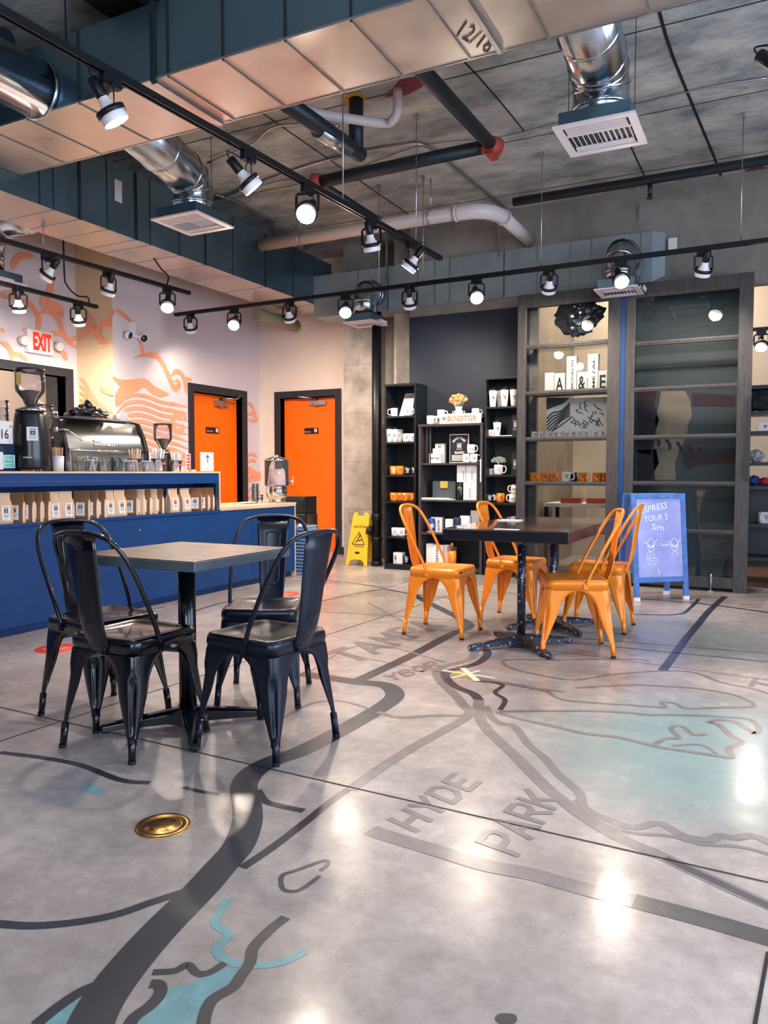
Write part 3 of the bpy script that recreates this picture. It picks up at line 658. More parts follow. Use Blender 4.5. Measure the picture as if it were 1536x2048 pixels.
# black sprinkler main with red couplings
T = thing('sprinkler_main', 'thick black pipe with white stencilled text and red couplings crossing the ceiling', 'pipe', (-2.0, 5.2, 3.6))
bm = NB(); tube(bm, [(-2.06, 4.0, 3.62), (-2.03, 5.80, 3.62)], .052, 16)
for k in range(6):
    y = 4.6 + k * .2; text(bm, ['100/11', '11-28', '100/11', 'A 1720', '28 020', 'A 1720'][k % 6], (-2.115, y + .15, 3.60), (.02, -.13, 0.0), (0.02, 0, .0) if 0 else (.012, 0, -.03), 1, .0)
obj('pipe_run', bm, ['black_pipe', 'white'], T, world=True, recalc=False)
bm = NB(); tube(bm, [(-2.06, 5.84, 3.62), (-3.6, 5.88, 3.62)], .052, 16); obj('pipe_run', bm, 'black_pipe', T, world=True)
bm = NB(); tube(bm, [(-3.66, 5.95, 3.62), (-3.66, 8.0, 3.62)], .052, 16); obj('pipe_run', bm, 'black_pipe', T, world=True)
for c in ((-2.03, 5.85, 3.62), (-3.64, 5.89, 3.62)):
    bm = NB(); lathe(bm, [(.03, -.085), (.068, -.07), (.075, 0), (.068, .07), (.03, .085)], 14, 0, c, (.6, .8, 0)); bx(bm, c[0] - .03, c[0] + .03, c[1] - .08, c[1] + .08, c[2] - .085, c[2] - .05)
    obj('pipe_coupling', bm, 'red_clamp', T, world=True)
pipe('sprinkler_pipe', [(-2.24, 7.08, 3.6), (3.0, 7.06, 3.6)], .04, 'black_pipe', 'black sprinkler pipe running to the side wall behind the white pipe elbow',
     extra=lambda bm: (cyl(bm, (-1.02, 7.07, 3.56), (-1.02, 7.07, 3.47), .02), lathe(bm, [(.012, 0), (.028, -.03), (.028, -.035)], 10, 0, (-1.02, 7.07, 3.47))))
T = thing('waste_pipe', 'stubby thick black pipe with silver foil wrap and upright branch above the lamps', 'pipe', (-2.88, 4.6, 3.5))
bm = NB(); lathe(bm, [(.06, 0), (.06, 1.30), (.055, 1.33), (.03, 1.36)], 18, 0, (-2.93, 3.95, 3.5), (.05, 1.3, 0)); obj('pipe_run', bm, 'black_pipe', T, world=True)
bm = NB(); cyl(bm, (-2.86, 5.17, 3.5), (-2.86, 5.17, CEIL), .055, 18); obj('branch', bm, 'black_pipe', T, world=True)
bm = NB(); cyl(bm, (-2.915, 4.72, 3.488), (-2.895, 5.10, 3.488), .064, 18); obj('foil_wrap', bm, 'steel', T, world=True)
pts = [atZ(600, 215, 3.66), atZ(640, 228, 3.66), atZ(762, 246, 3.66), atZ(785, 240, 3.66), atZ(792, 222, 3.70), Vector((*atZ(792, 222, 3.70)[:2], CEIL))]
pts[4] = Vector((pts[3].x + .05, pts[3].y - .02, 3.72)); pts[5] = Vector((pts[4].x, pts[4].y, CEIL))
pipe('vent_pipe', pts, .034, 'pvc', 'thin white plastic pipe turning up into the ceiling beside the broad duct', sn=3)
_q = atZ(14, 76, 3.70)
pipe('black_pipe', [(_q.x - 1.6, _q.y, 3.70), (_q.x, _q.y, 3.70)], .06, 'black_pipe', 'dark pipe end above the near round duct at the picture corner')
bm = NB(); a = atZ(290, 5, CEIL); bx(bm, a.x - .15, a.x + .12, a.y - .5, a.y + .3, CEIL - .12, CEIL); solo('junction_box', bm, 'black_metal', 'black box on the ceiling above the near end of the first lamp track', 'box')
# thin conduits on the ceiling
_cz = [0]
def conduit(label, m, r, *p, z=None, sn=5):
    _cz[0] += 1; z = z or CEIL - .010 - .004 * _cz[0]
    return pipe('conduit', [atZ(u, v, z) for u, v in p], r, m, label, 'conduit', 'conduits under the ceiling', sn)
conduit('pale cable strung across the ceiling past the largest air register', 'steel', .006, (360, 415), (520, 372), (700, 340), (845, 292), (985, 278), (1110, 248), (1250, 215), (1400, 178), (1540, 155))
conduit('grey conduit bending down behind the white drain pipe elbow', 'steel', .012, (430, 400), (620, 330), (800, 290), (860, 296), (910, 335), (1000, 410), (1088, 478))
conduit('dark conduit over the back duct to the side wall', 'black_pipe', .014, (1090, 478), (1110, 470), (1300, 440), (1540, 405))
conduit('pale cable curving down to the duct above the counter', 'steel', .008, (432, 390), (470, 402), (515, 428), (540, 440), (552, 470))
conduit('black cable from the broad duct to the pale cable', 'black_metal', .006, (925, 120), (958, 155), (1010, 215), (1048, 262), sn=3)
conduit('grey conduit running along the near top edge of the broad duct', 'steel', .008, (80, 125), (160, 108), (260, 72), (330, 32), (415, 0), z=3.72)
conduit('curved grey conduit behind the broad duct by the first lamps', 'steel', .010, (415, 325), (500, 290), (545, 255), (610, 248), (680, 252))
for i, (u, v, h, wd) in enumerate(((1275, 395, .55, .03), (1298, 445, .25, .03), (998, 470, .5, .025), (773, 500, .6, .03))):
    p = atZ(u, v, 3.6); bm = NB(); bx(bm, p.x - wd / 2, p.x + wd / 2, p.y, p.y + .004, CEIL - h, CEIL)
    solo('hanger_strap', bm, 'steel', ['long flat strap hanging by the back duct in front of the side pipe', 'short flat strap near the long one above the back duct', 'flat strap holding the back duct below the white elbow', 'flat strap above the back duct near the first track end'][i], 'strap', 'flat steel duct straps')

# ================================================================ lamp tracks and lamp heads
def lamp_track(label, a, b, z, rods, feeds=()):
    a = Vector((*a, z)); b = Vector((*b, z)); T = thing('lamp_track', label, 'lamp track', ((a.x + b.x) / 2, (a.y + b.y) / 2, z), 0, None)
    d = (b - a).normalized(); s = Vector((-d.y, d.x, 0))
    bm = NB()
    for o_, h0, h1, w0 in ((0, .012, .036, .018), (-.0135, 0, .013, .0045), (.0135, 0, .013, .0045)):
        vs = []
        for p in (a, b):
            for k in (-1, 1):
                for h in (h0, h1): vs.append(bm.verts.new(p + s * (o_ + k * w0) + Vector((0, 0, h))))
        for q in ((0,1,3,2), (4,6,7,5), (0,4,5,1), (2,3,7,6), (0,2,6,4), (1,5,7,3)): bm.faces.new([vs[i] for i in q])
    obj('rail', bm, 'black_metal', T, world=True)
    for u, v, r in rods:
        p = atZ(u, v, z + .03); q = a + d * (p - a).dot(d); top = 3.10 if -5.58 < q.x < -5 else CEIL
        bm = NB(); cyl(bm, (q.x, q.y, z + .03), (q.x, q.y, top), r, 8); bx(bm, q.x - .012, q.x + .012, q.y - .012, q.y + .012, top - .04, top)
        obj('hanger_rod', bm, 'steel' if r < .006 else 'black_metal', T, world=True)
    for pts in feeds:
        bm = NB(); tube(bm, pts, .008, 8, smooth_n=6); obj('feed_cable', bm, 'black_metal', T, world=True)
    return a, b, d, z
Fh = Vector((-math.sin(YAW), math.cos(YAW), 0))
def P2(u, v, z): p = atZ(u, v, z); return (p.x, p.y)
T1 = lamp_track('long black lamp track passing under the broad duct towards the back', (-2.885, -1.5), (-2.54, 6.05), 2.85, [(125, 95, .009), (680, 405, .004), (828, 487, .004)])
T2 = lamp_track('black lamp track crossing the room in front of the back duct', (-6.12, 6.81), (2.4, 6.68), 2.85, [(772, 582, .004), (847, 565, .004), (1085, 537, .004), (1482, 488, .004)])
T3 = lamp_track('upper of the two black lamp tracks over the coffee bar', (-5.50, 1.0), (-5.26, 6.07), 2.85, [(68, 505, .003)], [[(-5.27, 5.75, 2.87), (-5.27, 5.78, 2.97), (-5.28, 5.70, 3.02), (-5.28, 5.6, 3.1)]])
T4 = lamp_track('lower, farther lamp track near the mural above the exit sign', (-6.0, 3.4), (-6.035, 5.60), 2.70, [], [[(-6.03, 5.5, 2.73), (-6.03, 5.48, 2.79), (-6.03, 5.36, 2.78), (-6.03, 5.24, 2.85), (-6.02, 5.2, 3.0), (-6.02, 5.2, CEIL)]])
T5 = lamp_track('black lamp track overhead at the side of the room nearest the largest air register', (.012, -1.0), (.012, 4.9), 2.85, [])
def lamp_head(T, px, aim, lit, label, k=1.0, on_track=None):
    a, b, d, z = T
    p = atZ(px[0], px[1], z) if on_track is None else Vector((a.x + (b.x - a.x) * (on_track - a.y) / (b.y - a.y), on_track, z))
    q = a + d * (p - a).dot(d); q.z = z
    ax = (_R * aim[0] + Fh * aim[1] + Vector((0, 0, aim[2]))).normalized()
    hor = Vector((ax.x, ax.y, 0)); hor = hor.normalized() if hor.length > .05 else Fh.copy()
    s = Vector((-hor.y, hor.x, 0)); pv = Vector((q.x, q.y, z - .155))
    H = thing('spot_lamp', label, 'lamp', (q.x, q.y, z - .24), 0, None)
    up = Vector((0, 0, 1))
    bm = NB(); n = Vector((-d.y, d.x, 0)); m = Matrix(((d.x, n.x, 0, q.x), (d.y, n.y, 0, q.y), (0, 0, 1, z), (0, 0, 0, 1)))
    bx(bm, -.05, .05, -.018, .018, -.045, .0, 0, m); obj('track_adapter', bm, 'black_metal', H, world=True, bevel=.003)
    bm = NB(); w = .071
    tube(bm, [pv - s * w, pv - s * w + up * .10, pv - s * (w - .01) + up * .112, pv + s * (w - .01) + up * .112, pv + s * w + up * .10, pv + s * w], .004, flat=(.004, .016), up=hor)
    obj('yoke', bm, 'black_metal', H, world=True)
    bm = NB(); lathe(bm, [(.064, -.012), (.068, -.012), (.068, .012), (.064, .012), (.060, .012), (.060, -.012), (.064, -.012)], 24, 0, pv, ax, cap=False); obj('gimbal_ring', bm, 'black_metal', H, world=True)
    bm = NB(); lathe(bm, [(.020, -.155), (.027, -.150), (.028, -.075), (.024, -.066)], 18, 0, pv, ax)
    tube(bm, [pv - ax * .150, pv - ax * .165 + up * .03, pv + up * .10 + hor * .02, pv + up * .112], .004, 6, smooth_n=5); obj('socket', bm, 'black_metal', H, world=True)
    bm = NB(); lathe(bm, [(.020, -.075), (.026, -.06), (.030, -.035), (.047, -.010), (.059, .012), (.061, .038), (.058, .046)], 24, 0, pv, ax, cap=False); lathe(bm, [(.058, .044), (.0, .046)], 24, 1, pv, ax, cap=False)
    obj('bulb', bm, ['lamp_white', ('lamp_glow' if lit == 1 else 'lamp_glow_soft')], H, world=True, label='glowing bulb' if lit == 1 else None)
    if lit:
        l = bpy.data.lights.new('lamp_light', 'SPOT'); l.energy = LAMP_W * k * (1.7 if lit == 2 else 1); l.color = (1, .85, .70); l.spot_size = math.radians(135); l.spot_blend = .7; l.shadow_soft_size = .06
        o = bpy.data.objects.new('lamp_light', l); C.objects.link(o); o.parent = H
        o.rotation_euler = ax.to_track_quat('-Z', 'Y').to_euler(); o.location = pv + ax * .06 - H.location
up_ = 'white spot lamp turned away, '
lamp_head(T1, (190, 165), (.45, .25, -.85), 2, up_ + 'nearest on the long track, in front of the broad duct')
lamp_head(T1, (478, 312), (.6, .25, -.7), 2, up_ + 'second along the long track, tilted, beside the round elbow')
lamp_head(T1, (605, 375), (-.15, -.75, -.6), 1, 'glowing spot lamp hanging alone on the long track under the black pipe', 1.2)
lamp_head(T1, (733, 446), (.15, .35, -.9), 2, up_ + 'on the long track in front of the white pipe')
lamp_head(T1, (812, 490), (-.55, .15, -.75), 2, up_ + 'farthest on the long track, tilted towards the counter', 1.6)
lamp_head(T2, (385, 630), (0.0, 0.45, -0.85), 2, up_ + 'on the cross track nearest the mural wall', .3)
lamp_head(T2, (475, 620), (.0, -.75, -.62), 1, 'glowing spot lamp on the cross track above the first orange door')
lamp_head(T2, (587, 607), (0.1, 0.6, -0.8), 2, up_ + 'on the cross track above the second orange door', 1.7)
lamp_head(T2, (703, 595), (.0, -.75, -.62), 1, 'glowing spot lamp on the cross track in front of the concrete column', 1.1)
lamp_head(T2, (825, 577), (0.1, 0.55, -0.83), 2, up_ + 'on the cross track above the tall black bookcase')
lamp_head(T2, (957, 560), (.0, -.75, -.62), 1, 'glowing spot lamp on the cross track in front of the dark navy wall', 1.5)
lamp_head(T2, (1100, 541), (0.05, 0.6, -0.8), 2, up_ + 'on the cross track above the glazed cabinet with mugs')
lamp_head(T2, (1243, 523), (.0, -.7, -.68), 1, 'glowing spot lamp on the cross track between the glazed cabinets', 1.5)
lamp_head(T2, (1408, 502), (0.0, 0.55, -0.85), 2, up_ + 'on the cross track above the dark glazed door')
lamp_head(T3, (77, 514), (-.6, .1, -.72), 2, up_ + 'on the upper bar track, tilted, beside the cut-off air register', 2.2)
lamp_head(T3, (198, 548), (-.35, .3, -.9), 1, 'glowing spot lamp pointing down on the upper bar track', 2.0)
lamp_head(T3, (320, 580), (.1, -.6, -.75), 1, 'glowing spot lamp at the far end of the upper bar track', .9)
lamp_head(T4, (28, 580), (-.1, .35, -.9), 1, 'glowing spot lamp just above and before the exit sign', 2.0)
lamp_head(T4, (145, 610), (-.1, .45, -.85), 1, 'glowing spot lamp at the end of the low track beside the wall step', 1.2)
lamp_head(T5, (0, 0), (.55, -.45, -.6), 1, 'glowing spot lamp cut by the picture edge above the largest air register', 1.5, on_track=3.58)
lamp_head(T5, (0, 0), (.2, -.5, -.8), 1, 'glowing spot lamp at the picture edge beyond the largest air register', 1.5, on_track=4.55)

# ================================================================ chairs
def leg_mesh(sx, sy):
    bm = NB(); rows = [.392, .388, .38, .368, .352, .332, .31, .285, .26, .23, .20, .17, .14, .11, .085, .065]
    ZA, Z0 = .388, .25; grid = []
    for z in rows:
        t = (.44 - z) / .44; cx = .172 + .026 * t; cy = .176 + .040 * t
        if z >= ZA: wx, wy = cx - .001, cy - .001
        elif z > Z0:
            k = math.sqrt(max(0, 1 - ((z - Z0) / (ZA - Z0)) ** 2)); wx = cx - (cx - .074) * k; wy = cy - (cy - .076) * k
        else:
            k = min(1, (Z0 - z) / (Z0 - .085)); wx = .074 - .050 * k; wy = .076 - .052 * k
        r = .040 - .027 * min(1, (.44 - z) / .36)
        g = .019 * max(0, min(1, (.315 - z) / .03)) * max(0, min(1, (z - .075) / .03)); row = []
        pts = [(cx - wx, cy)] + [(cx - wx + (wx - r) * k / 3, cy) for k in (1, 2)] + [(cx - r, cy)]
        for k in range(1, 6):
            a = PI / 2 * (1 - k / 6); gg = g * (1 if 1 < k < 5 else .3)
            pts.append((cx - r + r * math.cos(a) - gg * .7, cy - r + r * math.sin(a) - gg * .7))
        pts += [(cx, cy - r)] + [(cx, cy - wy + (wy - r) * k / 3) for k in (2, 1)] + [(cx, cy - wy)]
        grid.append([bm.verts.new((sx * x, sy * y, z)) for x, y in pts])
    for a, b in zip(grid, grid[1:]):
        for i in range(len(a) - 1): f = bm.faces.new((a[i], a[i+1], b[i+1], b[i])); f.smooth = True
    cyl(bm, (sx * .1795, sy * .1955, .10), (sx * .1865, sy * .2045, .008), .0135, 14)
    return bm
def make_chair(kind, label, loc, rz, group):
    m = {'black': 'black_gloss', 'satin': 'black_satin', 'orange': 'orange_paint'}[kind]
    T = thing('metal_chair', label, 'chair', loc, rz, group)
    # seat with rolled rim and skirt
    bm = NB()
    def ring(hx, hy, r, z):
        out = []
        for cx, cy, a0 in ((hx - r, hy - r, 0), (-hx + r, hy - r, PI/2), (-hx + r, -hy + r, PI), (hx - r, -hy + r, 1.5 * PI)):
            for k in range(6): a = a0 + PI / 2 * k / 5; out.append(bm.verts.new((cx + r * math.cos(a), cy + r * math.sin(a), z)))
        return out
    R_ = [ring(.1755, .1805, .042, .388), ring(.174, .178, .041, .41), ring(.1775, .181, .042, .412), ring(.176, .179, .042, .435), ring(.170, .173, .040, .449), ring(.155, .158, .036, .450), ring(.145, .148, .034, .444), ring(.10, .10, .03, .440), ring(.03, .03, .015, .436)]
    for a, b in zip(R_, R_[1:]):
        n = len(a)
        for i in range(n): f = bm.faces.new((a[i], a[(i+1) % n], b[(i+1) % n], b[i])); f.smooth = True
    bm.faces.new(R_[-1])
    seat = obj('seat', bm, m, T, solid=.002)
    bm = NB()
    for (x, y) in ((0, .03), (.03, 0), (-.03, 0), (0, -.03), (.055, .03), (-.055, .03)): lathe(bm, [(.0045, 0), (.0045, .0012)], 8, 0, (x, y, .4405 if abs(x) < .05 else .4415))
    obj('drain_hole', bm, 'rubber', seat)
    for sx in (-1, 1):
        for sy in (-1, 1):
            lg = obj('leg', leg_mesh(sx, sy), m, T, solid=.0022)
            bm = NB(); lathe(bm, [(.0135, 0), (.0150, .002), (.0150, .012), (.0135, .014)], 14, 0, (sx * .187, sy * .205, 0)); obj('foot_cap', bm, 'rubber', lg)
    bm = NB(); half = [(.178, -.045, .425), (.184, -.075, .50), (.188, -.125, .60), (.188, -.178, .70), (.176, -.222, .78), (.145, -.252, .83), (.095, -.268, .851), (.045, -.275, .857)]
    pts = half + [(0, -.276, .858)] + [(-x, y, z) for x, y, z in half[::-1]]
    tube(bm, pts, .0095, 12, smooth_n=4)
    for sx in (-1, 1): bx(bm, sx * .1815 - .004, sx * .1815 + .004, -.056, -.030, .398, .432)
    obj('back_frame', bm, m, T)
    bm = NB(); prof = [(.395, -.184, .045), (.425, -.186, .056), (.455, -.200, .060), (.49, -.212, .062), (.55, -.224, .066), (.62, -.234, .070), (.70, -.246, .075), (.78, -.259, .080), (.857, -.272, .084)]
    g = []
    for z, y, hw in prof: g.append([bm.verts.new((hw * u, y - .010 * (1 - u * u) + (.004 if abs(u) > .9 else 0), z)) for u in (-1, -.8, -.45, 0, .45, .8, 1)])
    for a, b in zip(g, g[1:]):
        for i in range(6): f = bm.faces.new((a[i], a[i+1], b[i+1], b[i])); f.smooth = True
    for sx in (-1, 1): lathe(bm, [(.007, 0), (.007, .003), (.003, .005)], 10, 0, (sx * .036, -.189, .41), (0, -1, 0))
    sp = obj('back_splat', bm, m, T, solid=.002)
    bm = NB(); tube(bm, [(-.026, -.2255, .52), (-.030, -.2365, .60), (-.034, -.2580, .755), (-.028, -.2630, .775), (.028, -.2630, .775), (.034, -.2580, .755), (.030, -.2365, .60), (.026, -.2255, .52)], .0046, 8, closed=True, smooth_n=3)
    obj('embossed_rib', bm, m, sp)
    for a in (-1, 1):
        bm = NB(); tube(bm, [(-.165, -.165 * a, .345), (0, 0, .372), (.165, .165 * a, .345)], .004, flat=(.018, .004), up=(0, 0, 1), smooth_n=3); obj('brace', bm, m if kind != 'orange' else 'orange_paint', T)
    return T
G1 = 'black metal chairs round the worn table'; G2 = 'orange metal chairs round the dark tables'
fr = lambda dx, dy: math.atan2(dy, dx) - PI / 2
make_chair('black', 'glossy black metal chair nearest the camera, its back splat towards us', (-2.285, 2.285, 0), fr(.02, 1), G1)
make_chair('black', 'black metal chair between the worn table and the blue counter, behind the glossiest one', (-2.665, 2.48, 0), fr(math.cos(-.15), math.sin(-.15)), G1)
make_chair('satin', 'scuffed matt black metal chair on the side of the worn table facing the counter', (-1.80, 2.51, 0), fr(-1, .10), G1)
make_chair('satin', 'scuffed black metal chair on the far side of the worn table, facing the camera', (-2.185, 3.03, 0), fr(.2, -.42), G1)
ch = make_chair('orange', 'orange metal chair standing apart before the bookcases, with a chipped seat corner', (-1.99, 4.80, 0), fr(1, .02), G2)
bm = NB(); bm.faces.new([bm.verts.new((x, .1822, z)) for x, z in ((.128,.428),(.138,.436),(.155,.437),(.163,.431),(.150,.424),(.136,.423))])
obj('paint_chip', bm, 'rubber', ch)
dup(ch, (-1.68, 5.46, 0), fr(1, -.05), 'orange metal chair half hidden behind the dark table, its back against the shelves', G2)
dup(ch, (-1.077, 4.66, 0), fr(-.387, -.156), 'nearest orange metal chair, turned, tucked against the front dark table', G2)
dup(ch, (-1.08, 5.45, 0), fr(-1, .0), 'orange metal chair directly in front of the chalkboard sign', G2)
for o in [o for o in bpy.data.objects if o.name.startswith('paint_chip') and o.parent is not ch]: bpy.data.objects.remove(o)

# ================================================================ tables
def table(label, loc, sx, sy, th, colr, armlen, top, edge, base_off=(0, 0), group=None, arm_m='worn_black', wide=.05):
    T = thing('cafe_table', label, 'table', (loc[0], loc[1], 0), 0, group)
    bm = NB(); bx(bm, -sx, sx, -sy, sy, .75 - th, .75 - .003); obj('table_edge', bm, edge, T, bevel=.004)
    bm = NB(); bx(bm, -sx + .004, sx - .004, -sy + .004, sy - .004, .75 - .003, .75); obj('tabletop', bm, top, T)
    bx_, by_ = base_off
    bm = NB(); cyl(bm, (bx_, by_, .04), (bx_, by_, .75 - th), colr, 24); lathe(bm, [(colr + .03, 0), (colr + .012, -.02), (colr, -.05)][::-1], 20, 0, (bx_, by_, .75 - th - .001)); obj('column', bm, arm_m, T)
    for k in range(4):
        a = PI / 4 + k * PI / 2; d = Vector((math.cos(a), math.sin(a), 0)); n = Vector((-d.y, d.x, 0)); bm = NB(); secs = []
        for s, h0, h1, w in ((0, .0, .085, wide * .55), (.25, .018, .072, wide * .52), (.8, .012, .045, wide * .42), (.96, .008, .036, wide * .38), (1.0, .010, .024, wide * .22)):
            c = Vector((bx_, by_, 0)) + d * armlen * s
            secs.append([bm.verts.new(c + n * (q * w) + Vector((0, 0, h))) for q, h in ((-1, h0), (1, h0), (1, h1 * .8), (.6, h1), (-.6, h1), (-1, h1 * .8))])
        for a_, b_ in zip(secs, secs[1:]):
            for i in range(6): bm.faces.new((a_[i], a_[(i+1) % 6], b_[(i+1) % 6], b_[i]))
        bm.faces.new(secs[0]); bm.faces.new(secs[-1][::-1]); c = Vector((bx_, by_, 0)) + d * armlen * .93; cyl(bm, c, c + Vector((0, 0, .014)), .014, 10)
        obj('base_arm', bm, arm_m, T, bevel=.002)
    return T
# scuffed black enamel for the pedestal bases
nt = M['worn_black'].node_tree; N = nt.nodes; b = N['Principled BSDF']; tc = N.new('ShaderNodeTexCoord'); n = N.new('ShaderNodeTexNoise'); n.inputs['Scale'].default_value = 55; n.inputs['Detail'].default_value = 5
nt.links.new(tc.outputs['Object'], n.inputs['Vector']); r = N.new('ShaderNodeValToRGB'); r.color_ramp.elements[0].position = .60; r.color_ramp.elements[1].position = .66; r.color_ramp.elements[0].color = (.012, .018, .035, 1); r.color_ramp.elements[1].color = (.45, .46, .48, 1)
nt.links.new(n.outputs['Fac'], r.inputs[0]); nt.links.new(r.outputs[0], b.inputs['Base Color'])
table('square table with scuffed brown top and grey metal edge among the black chairs', (-2.22, 2.52), .315, .315, .04, .037, .36, 'table_wood', 'table_edge', arm_m='black_gloss', wide=.055)
table('dark glossy square table nearest the camera among the orange chairs', (-1.385, 4.585), .375, .347, .068, .026, .36, 'dark_table', 'dark_edge', (0, .02), 'dark square tables among the orange chairs')
table('farther dark square table pushed against the first, in front of the glazed cabinet', (-1.385, 5.29), .375, .347, .068, .026, .36, 'dark_table', 'dark_edge', (.02, 0), 'dark square tables among the orange chairs')
bm = NB(); p = atZ(1022, 1059, .752); bx(bm, p.x - .10, p.x + .04, p.y - .02, p.y + .035, .7505, .7525); solo('paper_slip', bm, 'paper', 'small white paper lying on the dark table', 'paper')
bm = NB(); p = atZ(1025, 1041, .752); bx(bm, p.x - .09, p.x + .06, p.y - .05, p.y + .05, .7505, .756); solo('menu_card', bm, 'paper', 'white card on the far side of the dark tables', 'card')

# ================================================================ the coffee bar
KX = -4.45; KB = -4.98; TOPZ = 1.088; LOWZ = .77; KY = 5.505; KE = 6.72
T = thing('bar_counter', 'long blue coffee bar counter with a display niche and blonde wood edging', 'counter', (KX - .3, 4.2, 0))
bm = NB(); bx(bm, KB, KX, .6, KE - .012, .06, .735); bx(bm, KB, KX - .05, .6, KE - .012, 0, .06); bx(bm, KB, KX - .26, .6, KY - .015, .735, TOPZ - .014)
bx(bm, KX - .26, KX, .6, KY - .015, .985, TOPZ - .014); bx(bm, KX, KX + .004, 5.98, 5.99, .1, .70); bx(bm, KX, KX + .005, .6, KY - .02, .985, 1.02)
obj('counter_body', bm, 'navy_paint', T, world=True, bevel=.003)
bm = NB(); bx(bm, KX - .26, KX + .012, .6, KY - .015, .722, .745); obj('display_shelf', bm, 'navy_paint', T, world=True, bevel=.002)
bm = NB(); bx(bm, KX - .26, KX, KY - .055, KY - .015, .745, .985); obj('end_post', bm, 'navy_dark', T, world=True)
bm = NB(); bx(bm, KB - .02, KX + .008, .6, KY + .0, TOPZ - .014, TOPZ); bx(bm, KB, KX + .006, KY - .015, KY, .748, TOPZ - .014); obj('counter_top', bm, 'blonde_wood', T, world=True)
bm = NB(); bx(bm, KB - .02, KX + .008, KY, KE, .735, LOWZ - .02); bx(bm, KB - .02, KX + .012, KY, KE + .005, LOWZ - .02, LOWZ); bx(bm, KB, KX + .006, KE - .012, KE, 0, .75); obj('low_counter_top', bm, 'blonde_wood', T, world=True, label='lower blonde wood end of the counter top')
bm = NB(); p = atX(300, 1050, KX); lathe(bm, [(.008, 0), (.008, .004), (.003, .006)], 10, 0, (KX, atX(279, 1060, KX).y, atX(279, 1060, KX).z), (1, 0, 0)); obj('screw_cap', bm, 'steel', T, world=True)
T = thing('back_counter', 'dark work counter behind the coffee bar that carries the espresso machine', 'counter', (-5.35, 4.2, 0))
bm = NB(); bx(bm, -5.75, -5.03, 1.2, 5.6, 0, .93); obj('cabinet_body', bm, 'navy_dark', T, world=True); bm = NB(); bx(bm, -5.77, -5.02, 1.2, 5.6, .93, .96); obj('counter_top', bm, 'blonde_wood', T, world=True)

def scribble_face(bm, o, right, up, mi):
    """the printed bearded-tiger style badge: a generic dark crest of bars, block and strokes."""
    o = Vector(o); r = Vector(right); u = Vector(up)
    def q(x0, x1, y0, y1): bm.faces.new([bm.verts.new(o + r * x + u * y) for x, y in ((x0, y0), (x1, y0), (x1, y1), (x0, y1))]).material_index = mi
    for x in (.12, .30, .48, .66, .82): q(x, x + .08, .80, .98)
    q(.10, .28, .62, .72); q(.70, .88, .62, .72); q(.25, .38, .40, .74); q(.62, .75, .40, .74); q(.38, .62, .64, .74); q(.38, .62, .34, .44); q(.44, .56, .48, .58)
    q(.16, .24, .30, .56); q(.78, .86, .30, .56)
    for x in (.08, .28, .48, .68, .86): q(x, x + .05, .02, .24)
def bag(label, loc, rz, kraft='kraft', group=None):
    T = thing('coffee_bag', label, 'bag', loc, rz, group); W = .055
    bm = NB(); prof = [(0, .030), (.01, .034), (.06, .036), (.10, .033), (.135, .020), (.155, .010), (.20, .006)]
    rows = []
    for z, d in prof:
        w = W * (1 if z < .15 else .97)
        rows.append([bm.verts.new(p) for p in ((-w, -d, z), (-w * .5, -d * 1.06, z), (w * .5, -d * 1.06, z), (w, -d, z), (w * (.93 if .03 < z < .15 else 1), 0, z), (w, d, z), (-w, d, z), (-w * (.93 if .03 < z < .15 else 1), 0, z))])
    for a, b in zip(rows, rows[1:]):
        for i in range(8): bm.faces.new((a[i], a[(i+1) % 8], b[(i+1) % 8], b[i])).material_index = 1 if i in (3, 4, 6, 7) and b[0].co.z < .14 else 0
    bm.faces.new(rows[0][::-1]); bm.faces.new(rows[-1])
    bx(bm, -W * .97, W * .97, -.010, -.005, .188, .202)
    obj('bag_body', bm, [kraft, 'kraft_light'], T)
    bm = NB(); bm.faces.new([bm.verts.new(p) for p in ((-.030, -.0395, .022), (.030, -.0395, .022), (.030, -.0355, .118), (-.030, -.0355, .118))])
    lb = obj('label', bm, 'paper', T, label='white printed label', solid=.0006)
    bm = NB(); scribble_face(bm, (-.022, -.0402, .048), (.044, 0, 0), (0, .0030, .064), 0); text(bm, 'TIGER', (-.018, -.0404, .040), (.036, 0, 0), (0, .0003, .008), 0); text(bm, 'Espresso', (-.012, -.0407, .027), (.024, 0, 0), (0, .0002, .006), 0)
    obj('label_print', bm, 'ink', lb, recalc=False); return T
yb = lambda u: atX(u, 1010, KX - .06).y
out, side = PI / 2, 0.0
bag0 = bag('kraft coffee bag', (KX - .06, yb(9), .745), out); n_bag = 0
bags = []
def add_bag(u, rz, label, first=[True], kr=None, dx=0, wide=1):
    global n_bag
    loc = (KX - .06 + dx, yb(u), .745)
    if first[0]: first[0] = False; bag0.location = loc; bag0.rotation_euler = (0, 0, rz); bag0['label'] = label; bag0['group'] = GB; r = bag0
    else: r = dup(bag0, loc, rz, label, GB)
    if kr:
        for c in r.children:
            if c.name.startswith('bag_body'): c.data = c.data.copy(); c.data.materials[0] = M[kr]
    return r
GB = 'coffee bags in the counter niche'
add_bag(4, out, 'kraft coffee bag with its label to the room, cut off by the picture edge')
for (u, lb) in ((31, 'first side-on kraft bag after the cut-off one, label slanting to the camera'), (52, 'second side-on bag in the first sideways group'), (68, 'third side-on bag in the first sideways group'), (84, 'fourth side-on bag, leaning on the front-facing pair')): add_bag(u, .6 if u == 31 else .5, lb, kr='brown_kraft')
add_bag(104, out, 'front-facing kraft bag half hidden beside the first sideways group'); add_bag(130, out, 'broad front-facing kraft bag above the rear black chair back')
